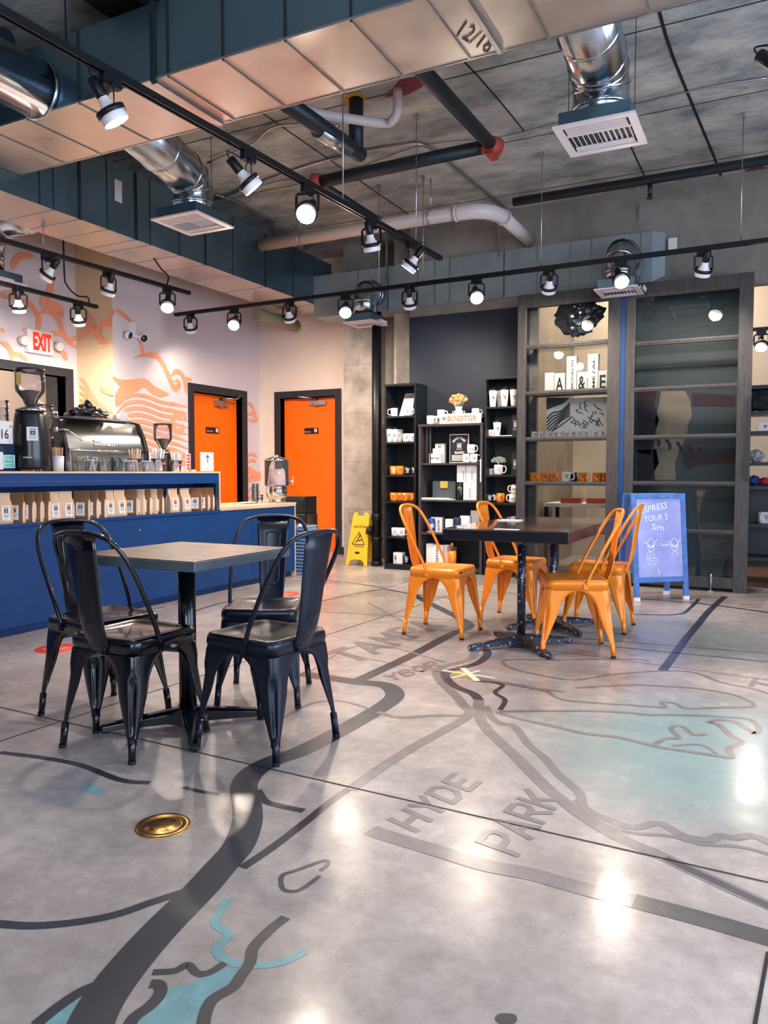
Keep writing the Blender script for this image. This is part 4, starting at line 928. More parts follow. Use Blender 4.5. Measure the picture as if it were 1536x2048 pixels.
for (u, lb) in ((163, 'label-showing bag leading the second sideways group'), (181, 'second bag of the second sideways group'), (197, 'third bag of the second sideways group, touching the front-facing pair')): add_bag(u, .6 if u == 163 else .5, lb, kr='brown_kraft')
add_bag(214, out, 'first of the middle front-facing pair of kraft bags'); add_bag(237, out, 'second of the middle front-facing pair of kraft bags')
for k, u in enumerate((260, 275, 288, 300, 313)): add_bag(u, .6 if k == 0 else .5, ['label-showing bag leading the third sideways group', 'second bag of the third sideways group', 'third bag of the third sideways group', 'fourth bag of the third sideways group', 'last bag of the third sideways group, before the gap'][k], kr='kraft' if k % 2 else 'brown_kraft')
add_bag(344, out, 'front-facing kraft bag right after the gap in the niche'); add_bag(368, out, 'front-facing kraft bag second after the gap in the niche')
for k, u in enumerate((391, 405, 415, 424)): add_bag(u, .6 if k == 0 else .5, ['label-showing bag leading the last sideways group', 'second bag of the last sideways group', 'third bag of the last sideways group', 'last bag against the end post of the counter niche'][k], kr='brown_kraft')

# ---------------- machines and jars on the bar
def grinder(label, cx, cy, z0, hb, rb, rh, hh, bean=.45, wall='clear_plastic', group=None):
    T = thing('coffee_grinder', label, 'coffee grinder', (cx, cy, z0), 0, group)
    bm = NB(); lathe(bm, [(rb * .95, .012), (rb, .03), (rb * .97, hb * .3), (rb * .98, hb * .55), (rb * .84, hb * .93), (rb * .78, hb)], 28, 0); 
    for a in range(3): lathe(bm, [(.012, 0), (.012, .02)], 8, 1, (rb * .7 * math.cos(a * 2.1), rb * .7 * math.sin(a * 2.1), 0))
    obj('grinder_body', bm, ['black_plastic', 'steel'], T)
    bm = NB(); lathe(bm, [(rb * .82, hb), (rb * .82, hb + .012), (rb * .3, hb + .03), (rb * .3, hb + .05)], 24); cyl(bm, (rb * .3, 0, hb + .03), (rb * 1.05, .02, hb + .034), .006); obj('collar', bm, 'chrome', T)
    bm = NB(); h1 = hb + .04; lathe(bm, [(rb * .28, h1), (rh * .55, h1 + hh * .18), (rh * .95, h1 + hh * .38), (rh, h1 + hh * .5), (rh, h1 + hh), (rh * .975, h1 + hh), (rh * .975, h1 + hh * .5), (rh * .92, h1 + hh * .39), (rh * .5, h1 + hh * .19), (rb * .26, h1 + .004)], 28, cap=False); hop = obj('hopper', bm, wall, T)
    bm = NB(); k = bean; prof = [(rb * .25, h1 + .004), (rh * .5, h1 + hh * .19), (rh * .9, h1 + hh * .39)]; 
    prof = prof[:2] if k < .3 else prof
    lathe(bm, prof + [(prof[-1][0] * .3, prof[-1][1] + .012)], 20); obj('coffee_beans', bm, 'beans', hop)
    bm = NB(); lathe(bm, [(rh * 1.03, h1 + hh - .004), (rh * 1.03, h1 + hh + .008), (rh * .2, h1 + hh + .014)], 24); obj('hopper_lid', bm, 'black_plastic', T)
    return T
pg = atX(63, 942, -4.62)
g1 = grinder('big black coffee grinder with a clear hopper and a yellow note on it', -4.66, atX(64, 942, -4.66).y, TOPZ, .42, .125, .098, .245)
v = Vector((_R.x * -.03 - Fh.x * .097, _R.y * -.03 - Fh.y * .097, 0))
bm = NB(); m = Matrix.Translation((v.x, v.y, .595)) @ Matrix.Rotation(YAW - .5, 4, 'Z'); bx(bm, -.027, .027, -.0015, 0, 0, .085, 0, m)
for k in range(5): bx(bm, -.02, .02, -.0022, -.0016, .012 + k * .014, .014 + k * .014, 1, m)
obj('sticky_note', bm, ['sticky_yellow', 'mustard'], g1, label='yellow sticky note')
bm = NB(); m = Matrix.Translation((_R.x * .06 - Fh.x * .113, _R.y * .06 - Fh.y * .113, .21)) @ Matrix.Rotation(YAW + .42, 4, 'Z'); bx(bm, -.036, .036, -.004, -.001, 0, .095, 0, m)
scribble_face(bm, m @ Vector((-.022, -.0045, .015)), m.to_3x3() @ Vector((.05, 0, 0)), (0, 0, .07), 1); obj('badge', bm, ['white', 'ink'], g1, recalc=False)
bm = NB(); m = Matrix.Translation((_R.x * .03 - Fh.x * .126, _R.y * .03 - Fh.y * .126, .09)) @ Matrix.Rotation(YAW + .2, 4, 'Z'); text(bm, 'COMPAK', m @ Vector((-.03, 0, 0)), m.to_3x3() @ Vector((.06, 0, 0)), (0, 0, .011), 0, .02); obj('lettering', bm, 'white', g1, recalc=False)
grinder('half-hidden coffee grinder behind the big one, with an empty clear hopper', -5.13, atX(88, 900, -5.13).y, .96, .36, .085, .078, .24, .1)
grinder('smaller coffee grinder half full of beans beside the espresso machine', -5.15, atX(326, 900, -5.15).y, .96, .30, .088, .085, .23, .5)

MX = -5.035
y0, y1 = atX(137, 900, MX).y, atX(291, 900, MX).y; zt = atX(137, 833, MX).z
T = thing('espresso_machine', 'wide chrome and black espresso machine seen from the back on the bar', 'espresso machine', (MX - .25, (y0 + y1) / 2, .96))
bm = NB(); prof = [(MX - .5, .98), (MX - .02, .98), (MX, 1.10), (MX - .01, 1.26), (MX - .045, 1.38), (MX - .11, zt - .02), (MX - .20, zt), (MX - .5, zt - .02)]
a = [bm.verts.new((x, y0, z)) for x, z in prof]; b = [bm.verts.new((x, y1, z)) for x, z in prof]
for i in range(len(prof) - 1): f = bm.faces.new((a[i], a[i+1], b[i+1], b[i])); f.smooth = True
obj('back_shell', bm, 'machine_steel', T, world=True, recalc=True)
for ya, yc in ((y0 - .035, y0), (y1, y1 + .03)):
    bm = NB(); pr = [(x + (.02 if x > MX - .3 else -.02), z + .012) for x, z in prof]; a = [bm.verts.new((x, ya, z)) for x, z in pr]; b = [bm.verts.new((x, yc, z)) for x, z in pr]
    bm.faces.new(a); bm.faces.new(b[::-1])
    for i in range(len(pr)): j = (i + 1) % len(pr); bm.faces.new((a[i], a[j], b[j], b[i]))
    obj('side_panel', bm, 'black_plastic', T, world=True, bevel=.004)
bm = NB(); tube(bm, [(MX + .004, y0 + .0, 1.262), (MX + .004, y1, 1.262)], .007, 8); obj('trim_bar', bm, 'chrome', T, world=True)
bm = NB(); p = atX(192, 868, MX); text(bm, 'NUOVA', (MX - .022, p.y, 1.335), (0, .09, 0), (-.008, 0, .028), 0, .03); text(bm, 'SIMONELLI', (MX - .016, p.y + .0, 1.305), (0, .22, 0), (-.006, 0, .018), 0, .03); obj('lettering', bm, 'white', T, world=True, recalc=False)
bm = NB(); bx(bm, MX - .48, MX - .14, y0 + .03, y1 - .03, zt, zt + .012)
for s in (y0 + .03, y1 - .03): tube(bm, [(MX - .15, s, zt + .012), (MX - .15, s, zt + .04), (MX - .45, s, zt + .04)], .004, 6)
obj('cup_rail', bm, 'steel', T, world=True)
p = atX(92, 868, -4.95); bm = NB(); tube(bm, [(MX - .05, y0 - .06, 1.42), (MX + .06, y0 - .05, 1.41), (MX + .10, y0 + .05, 1.33)], .006, 8, smooth_n=3); lathe(bm, [(.012, 0), (.018, .01), (.018, .03), (.01, .04)], 12, 0, (MX - .06, y0 - .06, 1.40)); obj('steam_wand', bm, 'chrome', T, world=True)
bm = NB(); bmesh.ops.create_icosphere(bm, subdivisions=4, radius=1); c = atX(175, 822, -5.12)
for v in bm.verts:
    n = noise.noise(v.co * 2.3) * .35 + noise.noise(v.co * 6) * .22; s = 1 + n; q = v.co * s
    v.co = Vector((c.x + q.x * .10, c.y + q.y * .19, max(zt + .012, zt + .015 + max(0, q.z) * .085)))
bx_ = None
T = thing('rubbish_bag', 'crumpled black plastic bag with a twisted top on the espresso machine', 'plastic bag', (c.x, c.y, zt + .012))
obj('bag_body', bm, 'bin_bag', T, world=True)
bm = NB(); p = atX(172, 800, -5.12); p2 = atX(180, 822, -5.12); lathe(bm, [(.02, 0), (.016, .02), (.03, .05), (.042, .08), (.02, .13), (.004, .14)], 9, 0, (p2.x, p2.y, p2.z - .03), (0, -.25, 1))
for v in bm.verts: v.co += Vector((0, noise.noise(v.co * 30) * .02, noise.noise(v.co * 25) * .015))
obj('twisted_top', bm, 'bin_bag', T, world=True)
# cups on the machine
def mug_mesh(bm, r=.041, h=.095, taper=.97, mi=0, handle=True, ha=0.0, seg=24):
    lathe(bm, [(r * .75, .0), (r * taper * .96, .004), (r, .02), (r, h), (r * .93, h), (r * .9, .012)], seg, mi, cap=True)
    if handle:
        d = Vector((math.cos(ha), math.sin(ha), 0)); tube(bm, [d * (r - .003) + Vector((0, 0, h * .82)), d * (r + .022) + Vector((0, 0, h * .84)), d * (r + .032) + Vector((0, 0, h * .55)), d * (r + .022) + Vector((0, 0, h * .26)), d * (r - .003) + Vector((0, 0, h * .22))], .006, 8, mi, smooth_n=4)
for k, u in enumerate((211, 233)):
    bm = NB(); mug_mesh(bm, .033, .05, ha=-.8); p = atX(u, 836, -5.10)
    solo('coffee_cup', bm, 'white_ceramic', ['small cup on the espresso machine next to the rubbish bag', 'small cup on the espresso machine farther from the rubbish bag'][k], 'cup', 'cups on the espresso machine').location = (-5.10, p.y, zt + .013)
bm = NB(); p = atX(250, 835, -5.2); bx(bm, -5.24, -5.22, p.y - .05, p.y + .05, zt + .012, zt + .10); solo('folded_cloth', bm, 'paper', 'pale grey folded cloth standing on the espresso machine end', 'cloth')
# clear cup tower + notes
p = atX(8, 900, -4.72)
for k in range(2):
    bm = NB(); y = p.y + k * .075 - .02
    for j in range(5): lathe(bm, [(.034, j * .05), (.044, j * .05 + .10), (.0425, j * .05 + .10), (.032, j * .05 + .002)], 18, 0, (-4.80, y, 1.28), cap=False)
    solo('cup_stack', bm, 'clear_plastic', ['stack of clear plastic cups by the edge of the picture', 'stack of clear plastic cups touching the big grinder'][k], 'cups', 'clear cup stacks on the bar')
bm = NB(); bx(bm, -4.88, -4.68, p.y - .12, p.y + .10, TOPZ, 1.28); solo('cup_dispenser_box', bm, 'navy_dark', 'dark blue box under the clear cup stacks at the picture edge', 'box')
def note(name, label, u0, v0, u1, v1, x, lines, m='paper', im='ink', lean=.01):
    a = atX(u0, v1, x); b = atX(u1, v0, x); T = thing(name, label, 'sign', (x, (a.y + b.y) / 2, a.z)); bm = NB(); bx(bm, x - .003, x, a.y, b.y, a.z, b.z); obj('card', bm, m, T, world=True)
    if not lines: return T
    bm = NB(); h = b.z - a.z; wd = b.y - a.y
    for s, fx, fy, fw, fhh in lines: text(bm, s, (x + .001, a.y + wd * fx, a.z + h * fy), (0, wd * fw, 0), (0, 0, h * fhh), 0, .015)
    obj('lettering', bm, im, T, world=True, recalc=False); return T
note('price_note', 'white note reading 16 stuck on the cup dispenser', -6, 843, 25, 887, -4.66, [('16', .28, .22, .45, .42), ('oz', .8, .72, .14, .1)])
mat('ink_teal', '#2c8f88', .6)
note('price_note', 'mint green note reading iced drink sizes beside the big grinder', 7, 910, 30, 936, -4.655, [('ICED', .22, .70, .6, .2), ('DRINK', .1, .40, .8, .2), ('SIZES', .16, .10, .72, .2)], 'sticky_mint', 'ink_teal')
note('price_note', 'blank-looking white note at the picture edge below the 16 note', -8, 904, 6, 939, -4.657, [])

zb = TOPZ
def onbar(u, x=-4.58): return atX(u, 942, x)
# straws in a cup
p = onbar(117); T = thing('stirrer_cup', 'white paper cup packed with wooden stirrers', 'cup', (p.x, p.y, zb))
bm = NB(); lathe(bm, [(.036, 0), (.040, .11), (.038, .11), (.034, .004)], 20); obj('cup', bm, 'white', T)
for k in range(26):
    a = random.random() * 2 * PI; r = .032 * math.sqrt(random.random()); bm = NB(); x, y = r * math.cos(a), r * math.sin(a); cyl(bm, (x * .7, y * .7, .01), (x * 1.25, y * 1.25, .165 + random.random() * .008), .0028, 5); obj('stirrer', bm, 'straw', T)
p = onbar(139, -4.55); bm = NB(); lathe(bm, [(.024, 0), (.026, .005), (.026, .09), (.02, .12), (.02, .14), (.005, .15)], 16, 0, (p.x, p.y, zb)); solo('sugar_shaker', bm, 'clear_plastic', 'small clear shaker with a steel top beside the stirrers', 'shaker')
GT = 'clear tubs of tea and sugar packets on the bar'
def tub(u, w, label, pm, x=-4.56, h=.075, npk=5, ph=.09, z=zb):
    p = onbar(u, x); T = thing('packet_tub', label, 'tub', (p.x, p.y, z), 0, GT); bm = NB(); a, t = w / 2, .0015
    for s in (-1, 1): 
        m = Matrix.Translation((0, s * a, 0)) @ Matrix.Rotation(-s * .12, 4, 'X'); bx(bm, -.045, .045, -t, t, 0, h, 0, m); bx(bm, s * .045 - t, s * .045 + t, -a, a, 0, h)
    bx(bm, -.045, .045, -a, a, 0, .002); bx(bm, -.05, .05, -a - .012, a + .012, h - .003, h); bmesh.ops.delete(bm, geom=[f for f in bm.faces if f.calc_center_median().z > h - .0005 and abs(f.normal.z) > .9 and f.calc_area() > .004], context='FACES_ONLY')
    obj('tub', bm, 'clear_plastic', T)
    for k in range(npk):
        y = -a * .8 + 1.6 * a * (k + .5) / npk; m = Matrix.Translation((random.uniform(-.02, .02), y, .004)) @ Matrix.Rotation(random.uniform(-.35, .35), 4, 'X') @ Matrix.Rotation(random.uniform(-.5, .5), 4, 'Z')
        bm = NB(); bx(bm, -.028, .028, -.003, .003, 0, ph * random.uniform(.85, 1.05), 0, m); obj('packet', bm, pm[k % len(pm)], T, bevel=.001)
    return T
tub(158, .10, 'clear tub of olive tea packets beside the shaker', ['olive_pack']); tub(178, .07, 'clear tub of pink packets second along the bar', ['pink_pack', 'white']); tub(203, .10, 'clear tub of olive and cream packets', ['olive_pack', 'paper', 'olive_pack'])
tub(232, .10, 'clear tub of dark green tea packets', ['green_pack', 'green_pack', 'white']); tub(264, .11, 'clear tub of white sugar packets before the espresso machine end', ['white', 'pink_pack']); tub(296, .10, 'wide clear tub of mixed white packets beside the taller straws', ['white', 'paper'])
for k, (u, m_, lb) in enumerate(((163, 'olive_pack', 'back-row clear tub of olive packets'), (192, 'pink_pack', 'back-row clear tub of pink packets'), (228, 'green_pack', 'back-row clear tub of green packets'))): tub(u, .10, lb, [m_, 'paper'], -4.70, z=zb, h=.10, ph=.11)
def straws(u, label, m_, x, hh, wd, n=16):
    p = onbar(u, x); T = thing('straw_holder', label, 'straws', (p.x, p.y, zb)); bm = NB(); lathe(bm, [(wd * .75, 0), (wd, hh * .55), (wd * .96, hh * .55), (wd * .72, .003)], 18, cap=False); obj('clear_cup', bm, 'clear_plastic', T)
    bm = NB(); bx(bm, wd * .92, wd * .99, -.02, .02, hh * .3, hh * .38); obj('rubber_band', bm, 'orange_ink', T)
    for k in range(n):
        a = 2 * PI * k / n; r = wd * (.85 if k % 2 else .5); bm = NB(); q = Vector((r * math.cos(a), r * math.sin(a), hh * random.uniform(.88, 1.02))); m = frame_of(q)
        tube(bm, [Vector((q.x * .5, q.y * .5, .005)), q], .0075, flat=(.012, .004)); obj('wrapped_straw', bm, m_, T)
straws(270, 'tall cup of kraft paper sleeves behind the packet tubs', 'kraft_light', -4.70, .19, .058); straws(317, 'cup bunched full of white wrapped straws by the small grinder', 'white', -4.62, .195, .062); straws(352, 'cup of white wrapped straws nearest the red card', 'white', -4.60, .17, .052)
bm = NB(); p = onbar(377, -4.62); bx(bm, -4.625, -4.62, p.y - .035, p.y + .03, zb, zb + .16); 
for k in range(5): bx(bm, -4.6195, -4.619, p.y - .02, p.y + .02, zb + .02 + k * .028, zb + .038 + k * .028, 1)
solo('flyer', bm, ['pink_pack', 'red_paint'], 'narrow pink flyer with red marks at the end of the straws', 'flyer')
bm = NB(); p = onbar(384, -4.56); bx(bm, -4.57, -4.54, p.y - .03, p.y + .03, zb, zb + .018); solo('wooden_block', bm, 'blonde_wood', 'little wooden block lying at the end of the packet row', 'block')
a = atX(404, 942, -4.56); b = atX(426, 905, -4.56); T = note('arrow_sign', 'white card with a black arrow pointing up, standing on the bar end', 401, 905, 427, 942, -4.56, [])
yc = (a.y + b.y) / 2; bm = NB(); zc = (a.z + b.z) / 2 + .02; bx(bm, -4.5595, -4.558, yc - .004, yc + .004, zc - .03, zc + .035)
for s in (-1, 1): bx(bm, -.0005, .0005, -.0035, .0035, 0, .038, 0, Matrix.Translation((-4.5587, yc, zc + .037)) @ Matrix.Rotation(s * (PI - .8), 4, 'X'))
for k in range(3): bx(bm, -4.5595, -4.559, yc - .022 + k * .004, yc + .022 - k * .006, a.z + .012 + k * .007, a.z + .014 + k * .007)
obj('arrow', bm, 'ink', T, world=True)
# ---------------- low end of the counter
p = atX(450, 1012, -4.56); T = thing('sanitizer_bottle', 'small clear pump bottle with a white cap on the low counter end', 'bottle', (p.x, 5.60, LOWZ))
bm = NB(); lathe(bm, [(.028, 0), (.031, .006), (.031, .10), (.014, .125), (.013, .135)], 18); obj('bottle', bm, 'clear_plastic', T); bm = NB(); lathe(bm, [(.0305, .02), (.0315, .02), (.0315, .085), (.0305, .085)], 18, cap=False); obj('label', bm, 'kraft_light', T); bm = NB(); lathe(bm, [(.016, .133), (.016, .16), (.012, .165)], 14); obj('cap', bm, 'white', T)
dx, dy = -4.60, atX(555, 1003, -4.60).y - .01
T = thing('drink_dispenser', 'clear drink dispenser of pink lemonade on a polished steel base', 'drink dispenser', (dx, dy, LOWZ))
bm = NB(); lathe(bm, [(.075, 0), (.085, .004), (.085, .02), (.078, .03), (.105, .06), (.115, .12), (.108, .16), (.112, .17)], 32); obj('steel_base', bm, 'chrome', T)
bm = NB(); lathe(bm, [(.120, .172), (.124, .19), (.124, .43), (.121, .43), (.121, .176)], 32, cap=False); tk = obj('tank', bm, 'clear_plastic', T)
bm = NB(); lathe(bm, [(.118, .178), (.1195, .19), (.1195, .345), (.0, .346)], 32); obj('lemonade', bm, 'pink_drink', tk)
bm = NB(); lathe(bm, [(.130, .43), (.130, .438), (.10, .455), (.03, .475), (.028, .482), (.018, .49), (.0, .492)], 32); obj('steel_lid', bm, 'chrome', T)
d = Vector((_R.x, _R.y, 0)); bm = NB(); cyl(bm, d * .12 + Vector((0, 0, .215)), d * .175 + Vector((0, 0, .215)), .012); cyl(bm, d * .165 + Vector((0, 0, .175)), d * .165 + Vector((0, 0, .225)), .010); cyl(bm, d * .165 + Vector((0, 0, .22)), d * .17 + Vector((0, 0, .275)), .007); obj('tap', bm, 'chrome', T)
bm = NB(); bx(bm, -.02, .02, -.012, .012, -.006, .004, 0, Matrix.Translation(d * .165 + Vector((0, 0, .165)))); obj('tap_nozzle', bm, 'red_paint', T)
for k, (u, hgt) in enumerate(((511, .21), (518, .17), (536, .075))):
    bm = NB(); p = atX(u, 1003, -4.66); nst = 8 if k < 2 else 2
    for j in range(nst): lathe(bm, [(.022, j * hgt / nst * .8), (.034, j * hgt / nst * .8 + .05), (.033, j * hgt / nst * .8 + .05), (.020, j * hgt / nst * .8 + .001)], 16, 0, (p.x - k * .05, p.y, LOWZ), cap=False)
    solo('cup_stack', bm, 'clear_plastic', ['tall stack of clear cups beside the drink dispenser', 'second stack of clear cups tight by the drink dispenser', 'short stack of clear cups against the dispenser base'][k], 'cups', 'clear cups by the drink dispenser')
bm = NB(); p = atZ(495, 1007, LOWZ); g = []
for i in range(9):
    g.append([bm.verts.new((p.x - .06 + j * .03, p.y - .12 + i * .035, LOWZ + .003 + .012 * abs(math.sin(i * 1.3 + j)))) for j in range(5)])
for a_, b_ in zip(g, g[1:]):
    for i in range(4): bm.faces.new((a_[i], a_[i+1], b_[i+1], b_[i]))
solo('cleaning_cloth', bm, 'paper', 'crumpled white cloth lying on the low counter by the dispenser', 'cloth', solid=.002)

# ---------------- bin and crates beyond the counter end
T = thing('waste_bin', 'black waste bin with an open flap top behind the counter end', 'bin', (atY(602, 1000, 7.45).x, 7.45, 0))
bm = NB(); lathe(bm, [(.13, 0), (.16, .52), (.165, .66), (.17, .70)], 4, 0, smooth=False); 
bm.free(); bm = NB(); bx(bm, -.15, .15, -.13, .13, 0, .62); obj('bin_body', bm, 'black_plastic', T, bevel=.02)
bm = NB(); bx(bm, -.14, .14, -.12, -.10, .62, .79); bx(bm, -.14, .14, .10, .12, .62, .79); bx(bm, .12, .14, -.10, .10, .62, .79); bx(bm, -.14, -.12, -.10, .10, .62, .79); bx(bm, -.145, .145, -.125, .125, .79, .81); obj('bin_hood', bm, 'black_plastic', T, bevel=.01)
bm = NB(); bx(bm, -.11, .11, -.126, -.121, .645, .77); obj('flap', bm, 'rubber', T, bevel=.01)
T = thing('drawer_tower', 'pale blue plastic tower with fine horizontal ribs standing at the counter end', 'storage tower', (atY(600, 1100, 6.9).x, 6.9, 0))
bm = NB(); bx(bm, -.14, .14, -.12, .12, .0, .52); obj('tower_body', bm, 'blue_crate', T, bevel=.008)
bm = NB()
for k in range(13): bx(bm, -.135, .143, -.124, .124, .04 + k * .035, .052 + k * .035)
obj('ribs', bm, 'navy_paint', T)
bm = NB(); g = []
for i in range(7): g.append([bm.verts.new((-.15 + i * .05, -.14 + j * .047, .53 + .02 * noise.noise(Vector((i * .9, j * .9, 1))) - (.03 if i in (0, 6) or j in (0, 6) else 0))) for j in range(7)])
for a_, b_ in zip(g, g[1:]):
    for i in range(6): bm.faces.new((a_[i], a_[i+1], b_[i+1], b_[i]))
obj('plastic_sheet', bm, 'clear_plastic', T, solid=.001)

# ================================================================ bookcases and their goods
YF = 7.66
def bookcase(label, x0, x1, top, shelf_v, uref, depth=.30, edge='shelf_black', inset=.018, back=True, yf=YF):
    T = thing('bookcase', label, 'bookcase', ((x0 + x1) / 2, yf + depth / 2, 0), 0); t = inset
    for s, (a, b) in enumerate(((x0, x0 + t), (x1 - t, x1))):
        bm = NB(); bx(bm, a, b, yf, yf + depth, 0, top); obj('side_panel', bm, edge, T, world=True, bevel=.002)
    bm = NB(); bx(bm, x0 - .004, x1 + .004, yf - .006, yf + depth, top - .02, top + .004); obj('top_board', bm, edge, T, world=True, bevel=.002)
    if back: bm = NB(); bx(bm, x0 + t, x1 - t, yf + depth - .01, yf + depth, .05, top - .02); obj('back_panel', bm, 'shelf_black', T, world=True)
    zs = []
    for v in shelf_v:
        z = atY(uref, v, yf).z; zs.append(z); bm = NB(); bx(bm, x0 + t, x1 - t, yf + .004, yf + depth - .01, z - .02, z); obj('shelf', bm, edge, T, world=True, bevel=.0015)
    bm = NB(); bx(bm, x0 + t, x1 - t, yf + .01, yf + .025, 0, zs[-1] - .02); obj('plinth', bm, 'shelf_black', T, world=True)
    return zs
ZL = bookcase('tall narrow black bookcase beside the black floor pipe', -3.885, -3.505, 2.05, (832, 884, 950, 1003, 1074, 1129), 798)
ZM = bookcase('lower wide black bookcase with a wooden crate of mugs on top', -3.47, -2.735, 1.595, (926, 1000, 1067, 1137), 900, edge='shelf_wood_edge', inset=.03)
ZR = bookcase('tall black bookcase of white tumblers against the cabinet frame', -2.715, -2.355, 2.06, (813, 872, 950, 1006, 1075, 1137), 1000)
bm = NB(); lathe(bm, [(.05, 0), (.05, .05)], 20, 0); 
bm.free()
# front posts that make the wide bookcase look built of battens
bm = NB(); 
for x in (-3.40, -3.36): bx(bm, x, x + .012, YF + .05, YF + .07, ZM[0], 1.575)
solo('wooden_batten', bm, 'shelf_wood_edge', 'pair of dark wooden battens inside the wide bookcase', 'batten')

def logo_on(bm, r, z, w, h, a, mi):
    """crest of strokes wrapped on a cup wall of radius r, facing angle a."""
    def q(x0, x1, y0, y1):
        n = 2; prev = None
        for i in range(n + 1):
            x = x0 + (x1 - x0) * i / n; t = a + (x - .5) * w / r; p = Vector((math.cos(t), math.sin(t), 0)) * (r + .0012)
            cur = (bm.verts.new(p + Vector((0, 0, z + y0 * h))), bm.verts.new(p + Vector((0, 0, z + y1 * h))))
            if prev: bm.faces.new((prev[0], cur[0], cur[1], prev[1])).material_index = mi
            prev = cur
    for x in (.05, .27, .49, .71, .89): q(x, x + .1, .78, 1)
    q(.1, .35, .58, .7); q(.65, .9, .58, .7); q(.3, .42, .3, .7); q(.6, .72, .3, .7); q(.42, .6, .34, .48)
    for x in (.05, .3, .52, .75): q(x, x + .09, 0, .22)
FACE = math.atan2(-_F.y, -_F.x)          # direction from the shelves back towards the room
def text_on(bm, s, r, z, w, h, a, mi):
    def curve(x, y): t = a + (x - .5) * w / r; return Vector((math.cos(t) * (r + .0015), math.sin(t) * (r + .0015), z + y * h))
    text(bm, s, (0, 0, 0), (1, 0, 0), (0, 1, 0), mi, .02, curve)
_proto = {}
def mug(label, loc, body='white_ceramic', pr='ink', ha=0.0, word=None, group=None, size=1.0, la=0.0, badge=True):
    key = (body, pr, round(ha, 1), word, size, round(la, 1), badge)
    if key in _proto: return dup(_proto[key], loc, 0, label, group)
    T = thing('mug', label, 'mug', loc, 0, group); s = size
    bm = NB(); lathe(bm, [(.030 * s, .0), (.039 * s, .004), (.041 * s, .02 * s), (.041 * s, .095 * s), (.038 * s, .095 * s), (.036 * s, .012 * s)], 22); obj('cup', bm, body, T)
    a = FACE + ha; d = Vector((math.cos(a), math.sin(a), 0)); r = .041 * s; u = Vector((0, 0, 1))
    bm = NB(); tube(bm, [d * (r - .003) + u * .078 * s, d * (r + .020 * s) + u * .082 * s, d * (r + .031 * s) + u * .052 * s, d * (r + .020 * s) + u * .024 * s, d * (r - .003) + u * .02 * s], .0058 * s, 8, smooth_n=4); obj('handle', bm, body, T)
    if badge or word:
        bm = NB()
        if word: text_on(bm, word, .041 * s, .035 * s, .055 * s, .02 * s, FACE + la, 0)
        else: logo_on(bm, .041 * s, .025 * s, .042 * s, .05 * s, FACE + la, 0)
        obj('print', bm, pr, T, recalc=False)
    _proto[key] = T; return T
def tumbler(label, loc, body='white_ceramic', lid='black_plastic', group=None, pr='ink', h=.17, la=.0):
    key = ('t', body, lid, pr, h, la)
    if key in _proto: return dup(_proto[key], loc, 0, label, group)
    T = thing('tumbler', label, 'tumbler', loc, 0, group)
    bm = NB(); lathe(bm, [(.028, 0), (.031, .003), (.044, h), (.040, h)], 22); obj('cup', bm, body, T)
    bm = NB(); lathe(bm, [(.046, h - .003), (.046, h + .008), (.040, h + .012), (.038, h + .022), (.0, h + .022)], 20); lathe(bm, [(.012, 0), (.012, .012)], 8, 0, (.015, 0, h + .02)); obj('lid', bm, lid, T)
    if pr: bm = NB(); logo_on(bm, .0385, h * .38, .045, h * .38, FACE + la, 0); obj('print', bm, pr, T, recalc=False)
    _proto[key] = T; return T
def sx(u, v=900, y=YF + .09): return atY(u, v, y).x
L_, R_A = -PI / 2 - .0, PI / 2      # handle to picture left is clockwise when seen from the front
HL, HR = -1.45, 1.45
YM = YF + .09
S1 = 'goods on the tall bookcase by the floor pipe'
mug('white mug lettered SOHO, top shelf beside the floor pipe', (sx(788), YM, ZL[0]), ha=HL, word='SOHO')
def box(name, label, x0, x1, y0, y1, z0, z1, m, cat='box', group=None, texts=(), bev=.002):
    T = thing(name, label, cat, ((x0 + x1) / 2, (y0 + y1) / 2, z0), 0, group)
    bm = NB(); bx(bm, x0, x1, y0, y1, z0, z1); obj('body', bm, m, T, world=True, bevel=bev)
    bm = NB(); k = 0
    for s, fx, fz, fw, fh, vert in texts:
        w, h = x1 - x0, z1 - z0; o = Vector((x0 + w * fx, y0 - .0015, z0 + h * fz)); k += 1
        if s == '#': scribble_face(bm, o, (w * fw, 0, 0), (0, 0, h * fh), 0)
        elif vert: text(bm, s, o, (0, 0, h * fh), (-w * fw, 0, 0), 0, .02)
        else: text(bm, s, o, (w * fw, 0, 0), (0, 0, h * fh), 0, .02)
    if k: obj('print', bm, 'ink', T, world=True, recalc=False)
    else: bm.free()
    return T
T = thing('framed_poster', 'grey and white board leaning on the top shelf behind the SOHO mug', 'poster', (sx(815), YM + .1, ZL[0]))
x0, x1 = sx(799, y=YM + .05), sx(825, y=YM + .05); bm = NB(); zt_ = atY(812, 787, YM + .08).z; vs = [(x0, YM + .03, ZL[0]), (x1, YM + .03, ZL[0]), (x1, YM + .10, zt_), (x0 + .05, YM + .10, zt_)]
fr_ = [bm.verts.new(v) for v in vs]; bk = [bm.verts.new((v[0], v[1] + .012, v[2])) for v in vs]; bm.faces.new(fr_); bm.faces.new(bk[::-1])
for i in range(4): bm.faces.new((fr_[i], fr_[(i+1) % 4], bk[(i+1) % 4], bk[i]))
obj('board', bm, 'paper', T, world=True); bm = NB(); bm.faces.new([bm.verts.new(p) for p in ((x0 + .045, YM + .0835, zt_ - .06), (x1 - .004, YM + .0835, zt_ - .06), (x1 - .004, YM + .097, zt_ - .006), (x0 + .053, YM + .097, zt_ - .006))]); obj('heading_band', bm, 'cloth_grey', T, world=True)
